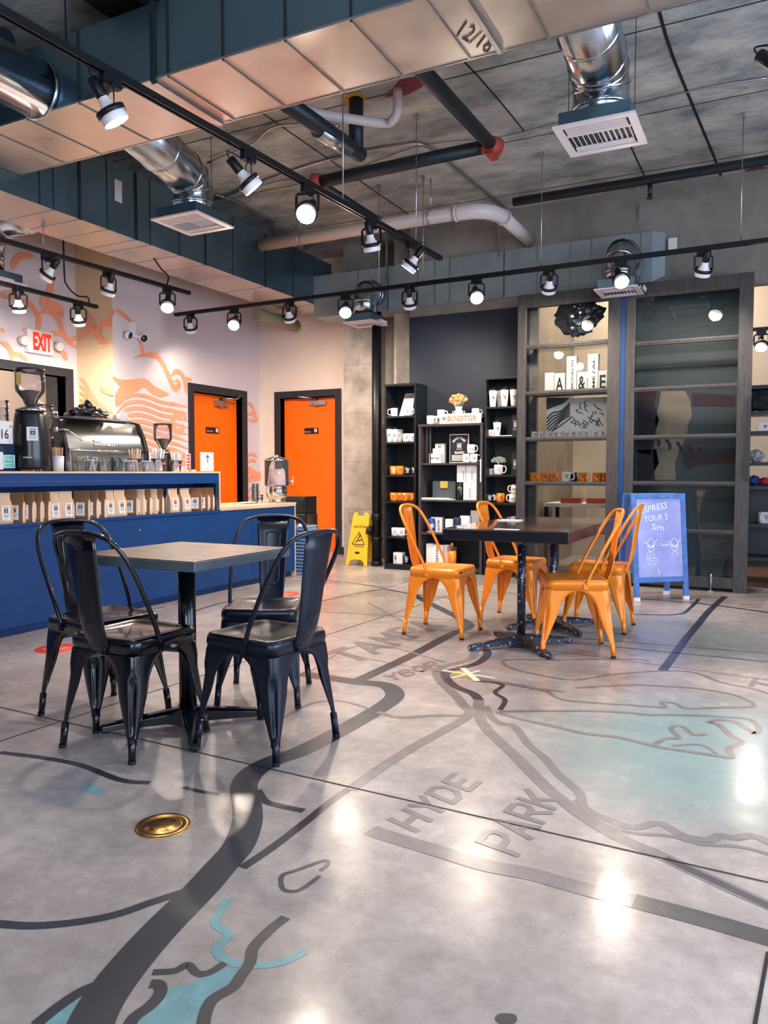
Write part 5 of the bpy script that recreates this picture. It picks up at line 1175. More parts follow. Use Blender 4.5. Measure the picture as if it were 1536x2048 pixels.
mug('white badge mug beside the SOHO mug, top shelf', (sx(815, y=YF + .05), YF + .05, ZL[0]), ha=HR); 
for k, u in enumerate((778, 789, 799)): tumbler(['white lidded tumbler nearest the floor pipe, second shelf', 'white lidded tumbler in the middle of the second shelf trio', 'white lidded tumbler third on the second shelf'][k], (sx(u, y=YF + .06 + k * .06), YF + .06 + k * .06, ZL[1]), h=.15)
mug('white badge mug beside the three tumblers, second shelf', (sx(813), YM, ZL[1]), ha=HR, badge=True); mug('white mug at the end of the second shelf, handle out', (sx(825, y=YM + .03), YM + .03, ZL[1]), ha=.9)
mug('first orange mug on the third shelf by the floor pipe', (sx(787), YM, ZL[2]), 'orange_ceramic', 'white', HR, size=1.05); mug('second orange mug on the third shelf by the floor pipe', (sx(800), YM, ZL[2]), 'orange_ceramic', 'ink', HR, size=1.05)
mug('black mug with white crest beside the orange pair, third shelf', (sx(815), YM, ZL[2]), 'black_ceramic', 'white', HR); mug('black mug half hidden by the shelf side, third shelf', (sx(828, y=YM + .02), YM + .02, ZL[2]), 'black_ceramic', 'white', HL)
for k, u in enumerate((787, 801, 811, 823)): mug(['first orange mug of four on the fourth shelf', 'second orange mug of four on the fourth shelf', 'third orange mug of four on the fourth shelf', 'last orange mug of four on the fourth shelf'][k], (sx(u, y=YM + (k % 2) * .05), YM + (k % 2) * .05, ZL[3]), 'orange_ceramic', 'ink', HR if k < 2 else .4, la=-.2 * k)
mug('first white badge mug on the fifth shelf behind the apart orange chair', (sx(790), YM, ZL[4]), ha=HR); mug('second white badge mug on the fifth shelf', (sx(803), YM, ZL[4]), ha=HR); mug('plain white mug at the end of the fifth shelf', (sx(824), YM, ZL[4]), ha=.3, badge=False)
box('mug_box', 'small white grey-striped box on the bottom shelf by the floor pipe', sx(789), sx(807), YM - .03, YM + .05, ZL[5], ZL[5] + .125, 'paper', texts=(('#', .1, .1, .3, .7, 0),)); mug('black mug with white crest on the bottom shelf', (sx(813, y=YM), YM, ZL[5]), 'black_ceramic', 'white', HR)
# ---- top of the wide bookcase: crate, mugs, flowers
zt_ = 1.60
a, b = atY(879, 838, YF + .02), atY(962, 820, YF + .02)
T = thing('wooden_crate', 'white painted crate lettered BLNDTGR in orange, black handle on its end', 'crate', ((a.x + b.x) / 2, YF + .11, zt_)); hC = .105
bm = NB(); x0, x1 = a.x, b.x
bx(bm, x0, x1, YF + .02, YF + .035, zt_, zt_ + hC); bx(bm, x0, x1, YF + .20, YF + .215, zt_, zt_ + hC); bx(bm, x0, x0 + .014, YF + .035, YF + .2, zt_, zt_ + hC); bx(bm, x1 - .014, x1, YF + .035, YF + .2, zt_, zt_ + hC); bx(bm, x0, x1, YF + .03, YF + .2, zt_, zt_ + .06)
obj('crate_body', bm, 'paper', T, world=True, bevel=.002)
bm = NB(); text(bm, 'BLNDTGR', (x0 + (x1 - x0) * .20, YF + .0185, zt_ + .022), ((x1 - x0) * .70, 0, 0), (0, 0, .06), 0, .02)
obj('lettering', bm, 'orange_ink', T, world=True, recalc=False); bm = NB()
hx, hz = x0 + (x1 - x0) * .11, zt_ + .053
bm.faces.new([bm.verts.new((hx + dx_ * .024, YF + .0185, hz + dz_ * .024)) for dx_, dz_ in ((0,-1),(.6,-.4),(1,.2),(.8,.8),(.4,.9),(0,.5),(-.4,.9),(-.8,.8),(-1,.2),(-.6,-.4))])
obj('heart_mark', bm, 'orange_ink', T, world=True, recalc=False)
bm = NB(); tube(bm, [(x1, YF + .09, zt_ + .02), (x1 + .02, YF + .09, zt_ + .03), (x1 + .02, YF + .09, zt_ + .08), (x1, YF + .09, zt_ + .09)], .006, 8, smooth_n=3); obj('crate_handle', bm, 'black_metal', T, world=True)
mug('white mug with an orange print on the crate beside the flower jug', (sx(881), YF + .10, zt_ + .062), pr='orange_ink', ha=HR); mug('white mug on the crate end nearest the tumblers, orange print', (sx(950), YF + .10, zt_ + .062), pr='orange_ink', ha=HR, la=-.5)
mug('white mug with an orange print in front of the crate, nearest the bookcase edge', (sx(860, y=YF + .05), YF + .06, zt_), pr='orange_ink', ha=HR); mug('white mug with a dark print tucked between the crate and the front mug', (sx(873, y=YF + .10), YF + .14, zt_), ha=.2)
fx, fy = sx(917, y=YF + .12), YF + .12
T = thing('flower_jug', 'small metal milk jug holding a bunch of orange flowers on the crate', 'flowers', (fx, fy, zt_ + .062))
bm = NB(); lathe(bm, [(.045, 0), (.05, .01), (.05, .06), (.036, .085), (.034, .11), (.042, .12)], 22); 
for s in (-1, 1): tube(bm, [(s * .046, 0, .07), (s * .068, 0, .075), (s * .066, 0, .045), (s * .049, 0, .035)], .004, 6, smooth_n=3)
obj('jug', bm, 'paper', T)
def blob_cluster(T, name, m, n, cen, rad, size, squash=1.0, subpetals=5):
    for k in range(n):
        bm = NB(); v = Vector([random.gauss(0, 1) for _ in range(3)]); v.normalize(); v *= random.random() ** .4; c = Vector(cen) + Vector((v.x * rad[0], v.y * rad[1], v.z * rad[2]))
        for j in range(subpetals):
            a = 2 * PI * j / subpetals; mt = Matrix.Translation(c + Vector((math.cos(a) * size * .55, math.sin(a * 1.3) * size * .4, math.sin(a) * size * .55))) @ Matrix.Scale(size * .6, 4)
            bmesh.ops.create_icosphere(bm, subdivisions=1, radius=1, matrix=mt)
        obj(name, bm, m, T)
bm = NB()
for k in range(14): a = random.random() * 6.28; r = random.uniform(.03, .10); tube(bm, [(0, 0, .05), (math.cos(a) * r * .5, math.sin(a) * r * .3, .14), (math.cos(a) * r, math.sin(a) * r * .5, random.uniform(.17, .25))], .0022, 5, smooth_n=3)
obj('stems', bm, 'green_leaf', T)
blob_cluster(T, 'blossom', 'orange_petal', 26, (-.005, 0, .205), (.10, .05, .075), .018)
# ---- inside the wide bookcase
z = ZM[0]
for k, (u, h) in enumerate(((866, .07), (877, .07))): box('mug_box', ['white box lettered SOHO, first of the low pair under the crate', 'white boxed mug beside the first one'][k], sx(u - 6), sx(u + 6), YM - .03, YM + .05, z, z + .105, 'paper', texts=(('SOHO' if k else '#', .1, .35, .8, .3, 0),))
box('mug_box', 'white box standing on the low pair under the crate', sx(866), sx(878), YM - .01, YM + .06, z + .105, z + .16, 'paper'); box('tall_box', 'tall white box with a small dark logo behind the stacked pair', sx(865), sx(884), YM + .07, YM + .13, z, z + .215, 'paper', texts=(('#', .3, .75, .4, .15, 0),))
x0, x1 = sx(898), sx(936); zt2 = z + .31
T = thing('tin_sign', 'black and white BLIND TIGER poster standing in the wide bookcase', 'poster', ((x0 + x1) / 2, YM + .02, z))
bm = NB(); bx(bm, x0, x1, YM + .02, YM + .03, z, zt2); obj('board', bm, 'paper', T, world=True); bm = NB(); bx(bm, x0 + .006, x1 - .006, YM + .0165, YM + .019, z + .012, zt2 - .008); obj('black_ground', bm, 'ink', T, world=True)
bm = NB(); wd = x1 - x0; Y_ = YM + .0155
def arc(x, y, O=Vector((x0 + wd * .5, Y_, zt2 - .115))): t = PI * (.86 - .72 * x); r = .062 + .024 * y; return O + Vector((math.cos(t) * r, 0, math.sin(t) * r))
text(bm, 'BLIND TIGER', (0, 0, 0), (1, 0, 0), (0, 1, 0), 0, .02, arc); text(bm, 'BLIND?', (x0 + wd * .28, Y_, z + .10), (wd * .5, 0, 0), (0, 0, .026), 0, .03)
scribble_face(bm, (x0 + wd * .36, Y_, z + .14), (wd * .30, 0, 0), (0, 0, .075), 0)
for k in range(6): bx(bm, x0 + wd * .12, x1 - wd * .12, Y_, Y_ + .0004, z + .025 + k * .011, z + .031 + k * .011)
obj('lettering', bm, 'white', T, world=True, recalc=False)
for k, (u, dz, w_) in enumerate(((933, 0, 1), (948, 0, 1), (942, .1, 0))): mug(['white badge mug in front of the tiger poster', 'white badge mug nearest the bookcase side by the tiger poster', 'white mug stacked on top of the pair by the tiger poster'][k], (sx(u, y=YF + .05), YF + .05, z + dz), ha=HR if k == 1 else 1.2, word=None if w_ else 'SOHO')
z = ZM[1]
box('storage_box', 'dark grey storage box with an orange note on its lid', sx(864), sx(910), YM + .02, YM + .13, z, z + .20, 'panel_grey'); bm = NB(); bx(bm, sx(880), sx(895), YM + .008, YM + .010, z + .125, z + .20)
solo('paper_note', bm, 'mustard', 'orange handwritten note taped on the dark storage box', 'note')
bm = NB(); n_ = 5
for k in range(n_): bx(bm, sx(843) + k * .004, sx(912) - k * .02, YF + .01 + k * .004, YM + .02, z + k * .004, z + .003 + k * .004, k % 2)
solo('paper_pile', bm, ['paper', 'pink_pack'], 'low pile of white and pink papers under the dark storage box', 'papers')
tumbler('plain dark tumbler standing by the stacked white boxes', (sx(921), YM, z), 'black_plastic', 'black_plastic', pr=None, h=.16)
for k, (u0, u1, dz, h, s) in enumerate(((929, 946, 0, .19, 'AUSTIN'), (946, 956, 0, .19, ''), (916, 933, .19, .18, 'HUDSON'), (934, 950, .19, .18, 'HUDSON'), (950, 956, .19, .18, ''))):
    box('gift_box', ['white gift box lettered AUSTIN, lower row by the dark tumbler', 'narrow white gift box at the lower row end', 'white gift box lettered HUDSON, first on the upper row', 'white gift box lettered HUDSON, second on the upper row', 'sliver of a white gift box ending the upper row'][k], sx(u0), sx(u1) - .002, YM - .03, YM + .07, z + dz, z + dz + h, 'paper', texts=((s, .86, .12, .14, .55, 1),) if s else ())
z = ZM[2]
T = thing('drink_can', 'bright blue can with white lettering on the shelf behind the apart chair', 'can', (sx(866), YF + .05, z)); bm = NB(); lathe(bm, [(.036, 0), (.044, .006), (.044, .14), (.037, .152), (.0, .152)], 22); obj('can_body', bm, 'blue_can', T); bm = NB(); text_on(bm, 'LMN', .044, .05, .05, .05, FACE, 0); obj('print', bm, 'white', T, recalc=False); bm = NB(); lathe(bm, [(.040, 0), (.046, .003), (.046, .012), (.044, .014)], 22); obj('base_ring', bm, 'straw', T)
box('gift_box', 'white box lettered AUSTIN behind the blue can', sx(862), sx(884), YM + .0, YM + .06, z, z + .165, 'paper', texts=(('AUSTIN', .82, .08, .2, .75, 1),))
box('gift_box', 'small tilted white box in the middle of the third shelf', sx(893), sx(909), YM - .03, YM + .04, z + .0, z + .15, 'paper', texts=(('A', .65, .12, .22, .16, 0),))
T = thing('drink_can', 'dark navy can with white lettering beside the small tilted white box', 'can', (sx(917), YF + .06, z)); bm = NB(); lathe(bm, [(.036, 0), (.043, .006), (.043, .16), (.037, .172), (.0, .172)], 22); obj('can_body', bm, 'navy_dark', T); bm = NB(); text_on(bm, 'LMN', .043, .05, .05, .04, FACE, 0); obj('print', bm, 'white', T, recalc=False)
box('gift_box', 'white box just behind the dark table corner, third shelf', sx(922), sx(941), YM - .02, YM + .05, z, z + .19, 'paper', texts=(('#', .6, .3, .25, .25, 0),)); box('gift_box', 'tallest white box on the third shelf beside the hidden chair back', sx(938), sx(956), YM + .06, YM + .11, z, z + .245, 'paper')
z = ZM[3]
box('gift_box', 'narrow white box on the bottom shelf behind the apart chair', sx(855), sx(867), YM - .03, YM + .05, z, z + .25, 'paper'); box('gift_box', 'white box lettered BOSTON on the bottom shelf', sx(867), sx(888), YM - .03, YM + .05, z, z + .24, 'paper', texts=(('BOSTON', .62, .05, .24, .85, 1),)); box('gift_box', 'white box beside the orange tumbler, bottom shelf', sx(888), sx(898), YM + .02, YM + .08, z, z + .24, 'paper')
T = thing('tumbler', 'orange travel tumbler with a clear lid on the bottom shelf', 'tumbler', (sx(905), YM, z)); bm = NB(); lathe(bm, [(.036, 0), (.046, .004), (.050, .19), (.046, .19)], 22); obj('cup', bm, 'orange_ceramic', T); bm = NB(); lathe(bm, [(.052, .188), (.053, .225), (.05, .228), (.0, .23)], 22); obj('lid', bm, 'clear_plastic', T); bm = NB(); lathe(bm, [(.013, .228), (.018, .25), (.010, .27)], 12); obj('lid_knob', bm, 'orange_ceramic', T)
# ---- tall bookcase against the cabinet
for k, (u, dy_) in enumerate(((985, 0), (1000, .08), (1008, 0), (1027, 0))): tumbler(['white lidded tumbler, nearest the dark wall on the top tumbler shelf', 'white tumbler half hidden behind its neighbour, top tumbler shelf', 'white lidded tumbler in the middle of the top tumbler shelf', 'white lidded tumbler touching the cabinet frame, top shelf'][k], (sx(u, y=YF + .06 + dy_), YF + .06 + dy_, ZR[0]), h=.175)
tumbler('single white tumbler on the second shelf by the cabinet frame', (sx(994), YM, ZR[1]), h=.15); mug('small black and white patterned mug beside the single tumbler', (sx(982), YM, ZR[1]), 'white_ceramic', 'ink', HL, size=.75)
box('storage_box', 'grey shadowed box at the dark end of the second shelf', sx(967, y=YM + .1), sx(977, y=YM + .1), YM + .08, YM + .14, ZR[1], ZR[1] + .13, 'panel_grey'); bm = NB(); bx(bm, sx(990), sx(1028), YF + .02, YF + .04, ZR[1], ZR[1] + .008); solo('price_strip', bm, 'paper', 'thin white strip lying on the second shelf under the single tumbler', 'strip')
for k, (v0, v1, lb) in enumerate(((828, 870, 'black tiger print standing at the second shelf end by the cabinet frame'), (905, 950, 'black tiger print standing at the third shelf end by the cabinet frame'))):
    zz_ = ZR[1 + k]; T = box('print_card', lb, sx(1023), sx(1036), YM, YM + .02, zz_, zz_ + .22, 'ink'); bm = NB(); scribble_face(bm, (sx(1026), YM - .0015, zz_ + .06), (.05, 0, 0), (0, 0, .10), 0); obj('print', bm, 'white', T, world=True, recalc=False)
mug('white mug with an orange crest holding a small bushy plant', (sx(997), YM, ZR[2]), pr='orange_ink', ha=HR, size=1.12); mug('small patterned mug tucked behind the plant mug', (sx(984, y=YM + .05), YM + .05, ZR[2]), 'white_ceramic', 'ink', HL, size=.7)
T = thing('potted_plant', 'small bushy green and white plant growing out of a mug', 'plant', (sx(997), YM, ZR[2] + .09)); bm = NB(); tube(bm, [(0, 0, 0), (0, 0, .05)], .008, 6); obj('stem', bm, 'green_leaf', T)
bm = NB()
for k in range(420):
    v = Vector([random.gauss(0, 1) for _ in range(3)]).normalized(); v = Vector((v.x * .085, v.y * .06, .05 + abs(v.z) * .055)) * random.uniform(.75, 1.0); n = Vector([random.gauss(0, 1) for _ in range(3)]).normalized(); x, y, _ = frame_of(n); s = .0075
    bm.faces.new([bm.verts.new(v + x * s), bm.verts.new(v + y * s * .6), bm.verts.new(v - x * s), bm.verts.new(v - y * s * .6)])
obj('foliage', bm, 'green_leaf', T, recalc=False)
mug('black mug with white crest on the fourth shelf by the cabinet', (sx(979), YM, ZR[3]), 'black_ceramic', 'white', HR); mug('second black mug, seen handle on, fourth shelf by the cabinet', (sx(990, y=YM + .02), YM + .02, ZR[3]), 'black_ceramic', 'white', 1.0)
mug('orange mug turned handle out on the fourth shelf by the cabinet', (sx(1002), YM, ZR[3]), 'orange_ceramic', 'ink', .2, size=1.05); mug('lower white mug of the stacked pair by the cabinet frame', (sx(1027), YM, ZR[3]), ha=HL, word='SOHO', size=1.0); mug('upper white mug of the stacked pair by the cabinet frame', (sx(1030), YM, ZR[3] + .096), ha=HL, word='FELT', size=1.0)
bm = NB(); bx(bm, sx(961, y=YF + .0), sx(963, y=YF), YF - .01, YF - .005, .98, 1.22); solo('paper_strip', bm, 'paper', 'white paper strip edge-on between the wide and the tumbler bookcases', 'paper')

# ================================================================ glazed cabinets
def glazed(label, x0, x1, zt, muntins, uref, lst, rst, yf=7.55, th=.045, wood='cabinet_wood', head=.13, bottom=.13):
    T = thing('glazed_cabinet', label, 'cabinet', ((x0 + x1) / 2, yf + .2, 0), 0)
    bm = NB(); bx(bm, x0, x0 + lst, yf, yf + th, 0, zt); obj('stile', bm, wood, T, world=True, bevel=.004)
    bm = NB(); bx(bm, x1 - rst, x1, yf, yf + th, 0, zt); 
    for z_ in (2.75, 2.2, 1.5): 
        for q in (0, .03): lathe(bm, [(.005, 0), (.005, .002)], 6, 0, (x1 - rst * .6 + q, yf, z_), (0, -1, 0))
    obj('stile', bm, wood, T, world=True, bevel=.004)
    bm = NB(); bx(bm, x0 + lst, x1 - rst, yf, yf + th, zt - head, zt); obj('top_rail', bm, wood, T, world=True, bevel=.004)
    bm = NB(); bx(bm, x0 + lst, x1 - rst, yf, yf + th, .03, bottom); obj('bottom_rail', bm, wood, T, world=True, bevel=.004)
    zs = [atY(uref, v, yf).z for v in muntins]
    for z_ in zs: bm = NB(); bx(bm, x0 + lst, x1 - rst, yf + .004, yf + th - .004, z_ - .02, z_ + .02); bx(bm, x0 + lst, x1 - rst, yf - .004, yf + .01, z_ - .006, z_ + .006); obj('glazing_bar', bm, wood, T, world=True, bevel=.003)
    edges = [zt - head] + zs + [bottom]
    for a, b in zip(edges, edges[1:]): bm = NB(); bx(bm, x0 + lst - .004, x1 - rst + .004, yf + .020, yf + .024, b, a); obj('glass_pane', bm, 'glass', T, world=True)
    return T, zs
TC, ZC = glazed('glazed black cabinet full of mugs with a bright interior, beside the tumbler bookcase', -2.335, -1.335, 2.845, (688, 783, 877, 967, 1062), 1135, .085, .115)
for z_ in ZC + [2.72]: pass
for z_ in ZC: bm = NB(); bx(bm, -2.24, -1.46, 7.60, 7.90, z_ - .012, z_ + .012); obj('shelf', bm, 'glass' if z_ > 2.0 else 'cabinet_wood_light', TC, world=True)
bm = NB(); bx(bm, -2.325, -2.30, 7.595, 8.0, .0, 2.82); obj('side_panel', bm, 'panel_grey', TC, world=True); bm = NB(); bx(bm, -1.36, -1.335, 7.595, 8.0, 0, 2.82); obj('side_panel', bm, 'panel_grey', TC, world=True)
bm = NB(); bx(bm, -2.30, -2.22, 7.86, 7.92, 0, 2.82); obj('rear_post', bm, 'cabinet_wood_light', TC, world=True)
bm = NB(); bx(bm, -1.335, -1.285, 7.56, 7.66, 0, 2.83); struct('trim_2', bm, 'navy_paint')
TD, ZD = glazed('dark glazed cabinet door behind the chalkboard sign, reflecting the room', -1.285, -.205, 2.835, (681, 775, 873, 967, 1062), 1365, .085, .115)
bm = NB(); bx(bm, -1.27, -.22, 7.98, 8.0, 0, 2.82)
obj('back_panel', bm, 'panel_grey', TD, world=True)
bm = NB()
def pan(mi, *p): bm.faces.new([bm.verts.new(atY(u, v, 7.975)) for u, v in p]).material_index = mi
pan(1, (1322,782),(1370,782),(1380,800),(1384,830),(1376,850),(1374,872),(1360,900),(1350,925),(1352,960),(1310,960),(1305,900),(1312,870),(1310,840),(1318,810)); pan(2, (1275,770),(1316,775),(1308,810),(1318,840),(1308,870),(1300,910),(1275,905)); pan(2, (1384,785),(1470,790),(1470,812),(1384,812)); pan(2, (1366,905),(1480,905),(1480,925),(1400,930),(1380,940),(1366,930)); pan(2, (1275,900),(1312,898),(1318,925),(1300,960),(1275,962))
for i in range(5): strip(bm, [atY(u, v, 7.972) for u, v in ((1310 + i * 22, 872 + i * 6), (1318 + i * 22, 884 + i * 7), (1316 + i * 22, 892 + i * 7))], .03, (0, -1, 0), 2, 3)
obj('mural_image_shapes', bm, ['panel_grey', 'panel_beige', 'panel_maroon'], TD, world=True, recalc=False)  # added flat shapes standing in for the mural image in the glass
for x in (-1.28, -.245): bm = NB(); bx(bm, x, x + .022, 7.60, 7.98, 0, 2.82); obj('side_panel', bm, 'shelf_black', TD, world=True)
bm = NB(); bx(bm, -.245, -.205, 7.50, 7.555, 1.02, 1.72); bx(bm, -.225, -.205, 7.49, 7.51, 1.0, 1.75); obj('door_plate', bm, 'black_trim', TD, world=True)
bm = NB(); cyl(bm, (-.50, 7.53, .0), (-.50, 7.53, .16), .006, 8); bx(bm, -.52, -.48, 7.51, 7.55, .0, .012); obj('floor_bolt', bm, 'steel', TD, world=True)
# goods in the bright cabinet
YG = 7.68
gx = lambda u, y=YG: atY(u, 900, y).x
GC = 'mugs in the bright glazed cabinet'
z = ZC[3] + .012
for k, (u, kind, dy_, ha_) in enumerate(((1069, 'o', 0, .9), (1090, 'o', -.02, HR), (1108, 'o', .06, HR), (1133, 'w', 0, HR), (1148, 'b', .08, HR), (1166, 'o', 0, .9), (1194, 'o', 0, HR), (1206, 'o', .06, .5))):
    mug(['orange mug nearest the frame, lower cabinet shelf', 'second orange mug on the lower cabinet shelf', 'orange mug peeping behind the second one, lower cabinet shelf', 'single white badge mug among the orange ones', 'black mug behind the single white badge mug', 'orange mug right after the white badge mug', 'orange mug last but one on the lower cabinet shelf', 'orange mug in the far corner of the lower cabinet shelf'][k], (gx(u, YG + dy_), YG + dy_, z), {'o': 'orange_ceramic', 'w': 'white_ceramic', 'b': 'black_ceramic'}[kind], 'ink', ha_, la=-.2, size=1.1 if kind == 'w' else 1.0)
z = ZC[2] + .012
for k, u in enumerate((1068, 1080, 1097, 1108, 1120, 1130, 1143, 1157, 1170, 1188, 1203)):
    mug('white mug %s of the row below the striped artwork' % ['first', 'second', 'third', 'fourth', 'fifth', 'sixth', 'seventh', 'eighth', 'ninth', 'tenth', 'last'][k], (gx(u, YG + (k % 2) * .05), YG + (k % 2) * .05, z), 'white_ceramic', 'orange_ink' if k in (4, 5) else 'ink', [HR, .3, -2.5][k % 3], size=.72)
z = ZC[1] + .012
for k, (u0, u1, hh, s, v_) in enumerate(((1088, 1106, .20, '', 0), (1107, 1128, .19, 'A', 0), (1131, 1151, .35, 'BROOKLYN', 1), (1152, 1172, .19, '&', 0), (1173, 1194, .36, 'METAL', 1), (1195, 1212, .19, 'E', 0))):
    box('letter_block' if not v_ else 'gift_box', ['plain white block, first on the cabinet shelf of letters', 'white block with a large letter A', 'tall white box lettered BROOKLYN beside the A block', 'white block with a large ampersand', 'tall white box lettered METAL after the ampersand', 'white block with a large letter E at the shelf end'][k], gx(u0, 7.70), gx(u1, 7.70), 7.70, 7.78, z, z + hh, 'white', 'block' if not v_ else 'box', texts=((s, .70 if v_ else .15, .08, .22 if v_ else .7, .8 if v_ else .7, v_),) if s else ())
bm = NB(); bmesh.ops.create_icosphere(bm, subdivisions=4, radius=1); c = atY(1158, 632, 7.74)
for v in bm.verts:
    n = noise.noise(v.co * 2.1) * .3 + noise.noise(v.co * 7) * .14; q = v.co * (1 + n); v.co = Vector((c.x + q.x * .22, c.y + q.y * .10, max(ZC[0] + .013, c.z + q.z * .19)))
solo('plastic_bag', bm, 'foil_bag', 'crumpled shiny dark bag stuffed in the top of the bright cabinet', 'bag')
T = thing('wall_artwork', 'black and white striped artwork seen through the bright cabinet', 'picture', (-1.8, 7.95, 1.6)); a_, b_ = atY(1092, 870, 7.93), atY(1214, 792, 7.93)
bm = NB(); bx(bm, a_.x, b_.x, 7.93, 7.945, ZC[2] + .0, ZC[1] - .03); obj('panel', bm, 'white', T, world=True)
bm = NB()
for i in range(6): strip(bm, [atY(u, v, 7.928) for u, v in ((1093, 838 + i * 7), (1105, 826 + i * 7), (1122, 822 + i * 4), (1140, 806 + i * 5))], .017, (0, -1, 0), 0, 5)
bm.faces.new([bm.verts.new(atY(u, v, 7.9285)) for u, v in ((1093, 795), (1140, 795), (1125, 808), (1105, 815), (1093, 820))]); strip(bm, [atY(u, v, 7.927) for u, v in ((1100, 865), (1120, 852), (1145, 833))], .014, (0, -1, 0), 0, 3)
for i in range(26): u, v = 1145 + random.random() * 55, 800 + random.random() * 50; strip(bm, [atY(u, v, 7.9275), atY(u + random.uniform(-9, 9), v + random.uniform(2, 7), 7.9275), atY(u + random.uniform(-6, 12), v + random.uniform(6, 14), 7.9275)], .010, (0, -1, 0), 0, 3, taper=1)
obj('ink_strokes', bm, 'panel_grey', T, world=True, recalc=False)
# shop beyond: lower display table with boxes, seen through the cabinet
T = thing('display_table', 'pale shop table with small red boxes seen through the bright cabinet', 'table', (-1.9, 8.7, 0)); bm = NB(); bx(bm, -2.3, -1.3, 8.45, 9.0, .70, .74); obj('tabletop', bm, 'paper', T, world=True)
for x in (-2.27, -1.33):
    for y in (8.48, 8.97): bm = NB(); bx(bm, x - .02, x + .02, y - .02, y + .02, 0, .7); obj('leg', bm, 'black_metal', T, world=True)
for k in range(3): bm = NB(); x = -2.12 + k * .28; bx(bm, x, x + .22, 8.5, 8.62, .742, .80); solo('sample_box', bm, 'tote_red', ['red sample box nearest the cabinet frame on the shop table', 'middle red sample box on the shop table', 'last red sample box on the shop table'][k], 'box', bevel=.004)
# shop side seen past the dark door: shelves with folded shirts
T = thing('shop_shelving', 'dark shop shelving with folded clothes beyond the glazed cabinet door', 'shelving', (.45, 8.7, 0)); SH = []
for v in (770, 862, 924, 972, 1048, 1115): z_ = atY(1520, v, 8.5).z; SH.append(z_); bm = NB(); bx(bm, -.35, 1.3, 8.5, 8.85, z_ - .035, z_); obj('shelf', bm, 'shelf_black', T, world=True)
for x in (-.32, .0, 1.28): bm = NB(); bx(bm, x, x + .025, 8.84, 8.865, 0, 2.6); obj('upright', bm, 'shelf_black', T, world=True)
bm = NB(); bx(bm, -.35, 1.3, 8.862, 8.87, .1, .98); obj('back_panel', bm, 'shelf_black', T, world=True)
def heap(label, u, v, w_, h_, m, z0, name='folded_shirts', cat='clothes'):
    bm = NB(); bmesh.ops.create_icosphere(bm, subdivisions=3, radius=1); x = atY(u, v, 8.6).x
    for vv in bm.verts: n = noise.noise(vv.co * 2.2 + Vector((u, 0, 0))) * .35; q = vv.co * (1 + n); vv.co = Vector((x + q.x * w_, 8.66 + q.y * .12, max(z0, z0 + h_ * .5 + q.z * h_ * .55)))
    return solo(name, bm, m, label, cat)
heap('dark folded hooded tops on the upper shop shelf', 1522, 805, .16, .20, 'cloth_dark', SH[0], 'folded_top') if 0 else heap('dark folded tops heaped on the shop shelf above the heart box', 1522, 810, .13, .22, 'cloth_dark', atY(1520, 822, 8.6).z + .002)
bm = NB(); z_ = atY(1520, 822, 8.5).z; bx(bm, -.35, 1.3, 8.5, 8.85, z_ - .035, z_); o = obj('shelf', bm, 'shelf_black', T, world=True)
box('heart_box', 'white box printed with a red heart on the shop shelf', atY(1517, 850, 8.52).x, atY(1545, 850, 8.52).x, 8.52, 8.62, SH[1], SH[1] + .09, 'paper')
bm = NB(); hx, hz = atY(1531, 850, 8.515).x, SH[1] + .045; bm.faces.new([bm.verts.new((hx + a * .016, 8.515, hz + b * .016)) for a, b in ((0,-1.2),(.7,-.3),(1,.3),(.8,.9),(.4,1),(0,.6),(-.4,1),(-.8,.9),(-1,.3),(-.7,-.3))]); obj('heart', bm, 'red_paint', bpy.data.objects['heart_box'], world=True, recalc=False)
heap('grey and white rolled shirts on the shop shelf', 1512, 905, .07, .12, 'cloth_grey', SH[2]); heap('blue folded shirts on the shop shelf', 1508, 955, .05, .10, 'cloth_blue', SH[3]); heap('red and black folded shirts at the picture edge', 1530, 962, .07, .08, 'cloth_red', SH[3])
mug('white badge mug on the lowest shop shelf at the picture edge', (atY(1527, 1040, 8.6).x, 8.6, SH[4]), ha=-.8, size=1.2)
T6 = lamp_track('short black lamp track in the shop beyond the dark glazed door', (-1.2, 9.4), (1.6, 9.4), 2.62, [])
lamp_head(T6, (1524, 672), (-.2, -.5, -.8), 1, 'glowing spot lamp in the shop beyond the dark glazed door', 1.0)
sl = bpy.data.lights.new('shop_lights', 'AREA'); sl.size = 1.4; sl.energy = SHOP_W; sl.color = (1, .88, .76); o = bpy.data.objects.new('shop_lights', sl); C.objects.link(o); o.location = (-1.2, 9.1, 3.7)

# ================================================================ standing pieces
T = thing('floor_pipe', 'black cast iron pipe rising from floor to ceiling beside the narrow bookcase', 'pipe', (-4.09, 7.87, 0))
bm = NB(); lathe(bm, [(.056, .0), (.056, 2.9)], 24); obj('pipe_run', bm, 'black_metal', T)
for z_, h_ in ((.0, .05), (.28, .05), (.52, .08)): bm = NB(); lathe(bm, [(.058, z_), (.066, z_ + .01), (.066, z_ + h_), (.058, z_ + h_ + .01)], 24); obj('pipe_collar', bm, 'black_metal', T)
bm = NB(); lathe(bm, [(.05, 0), (.05, .06), (.045, .08)], 18, 0, (-.03, -.03, .40), (-.75, -.65, .3)); obj('cleanout_plug', bm, 'black_metal', T)
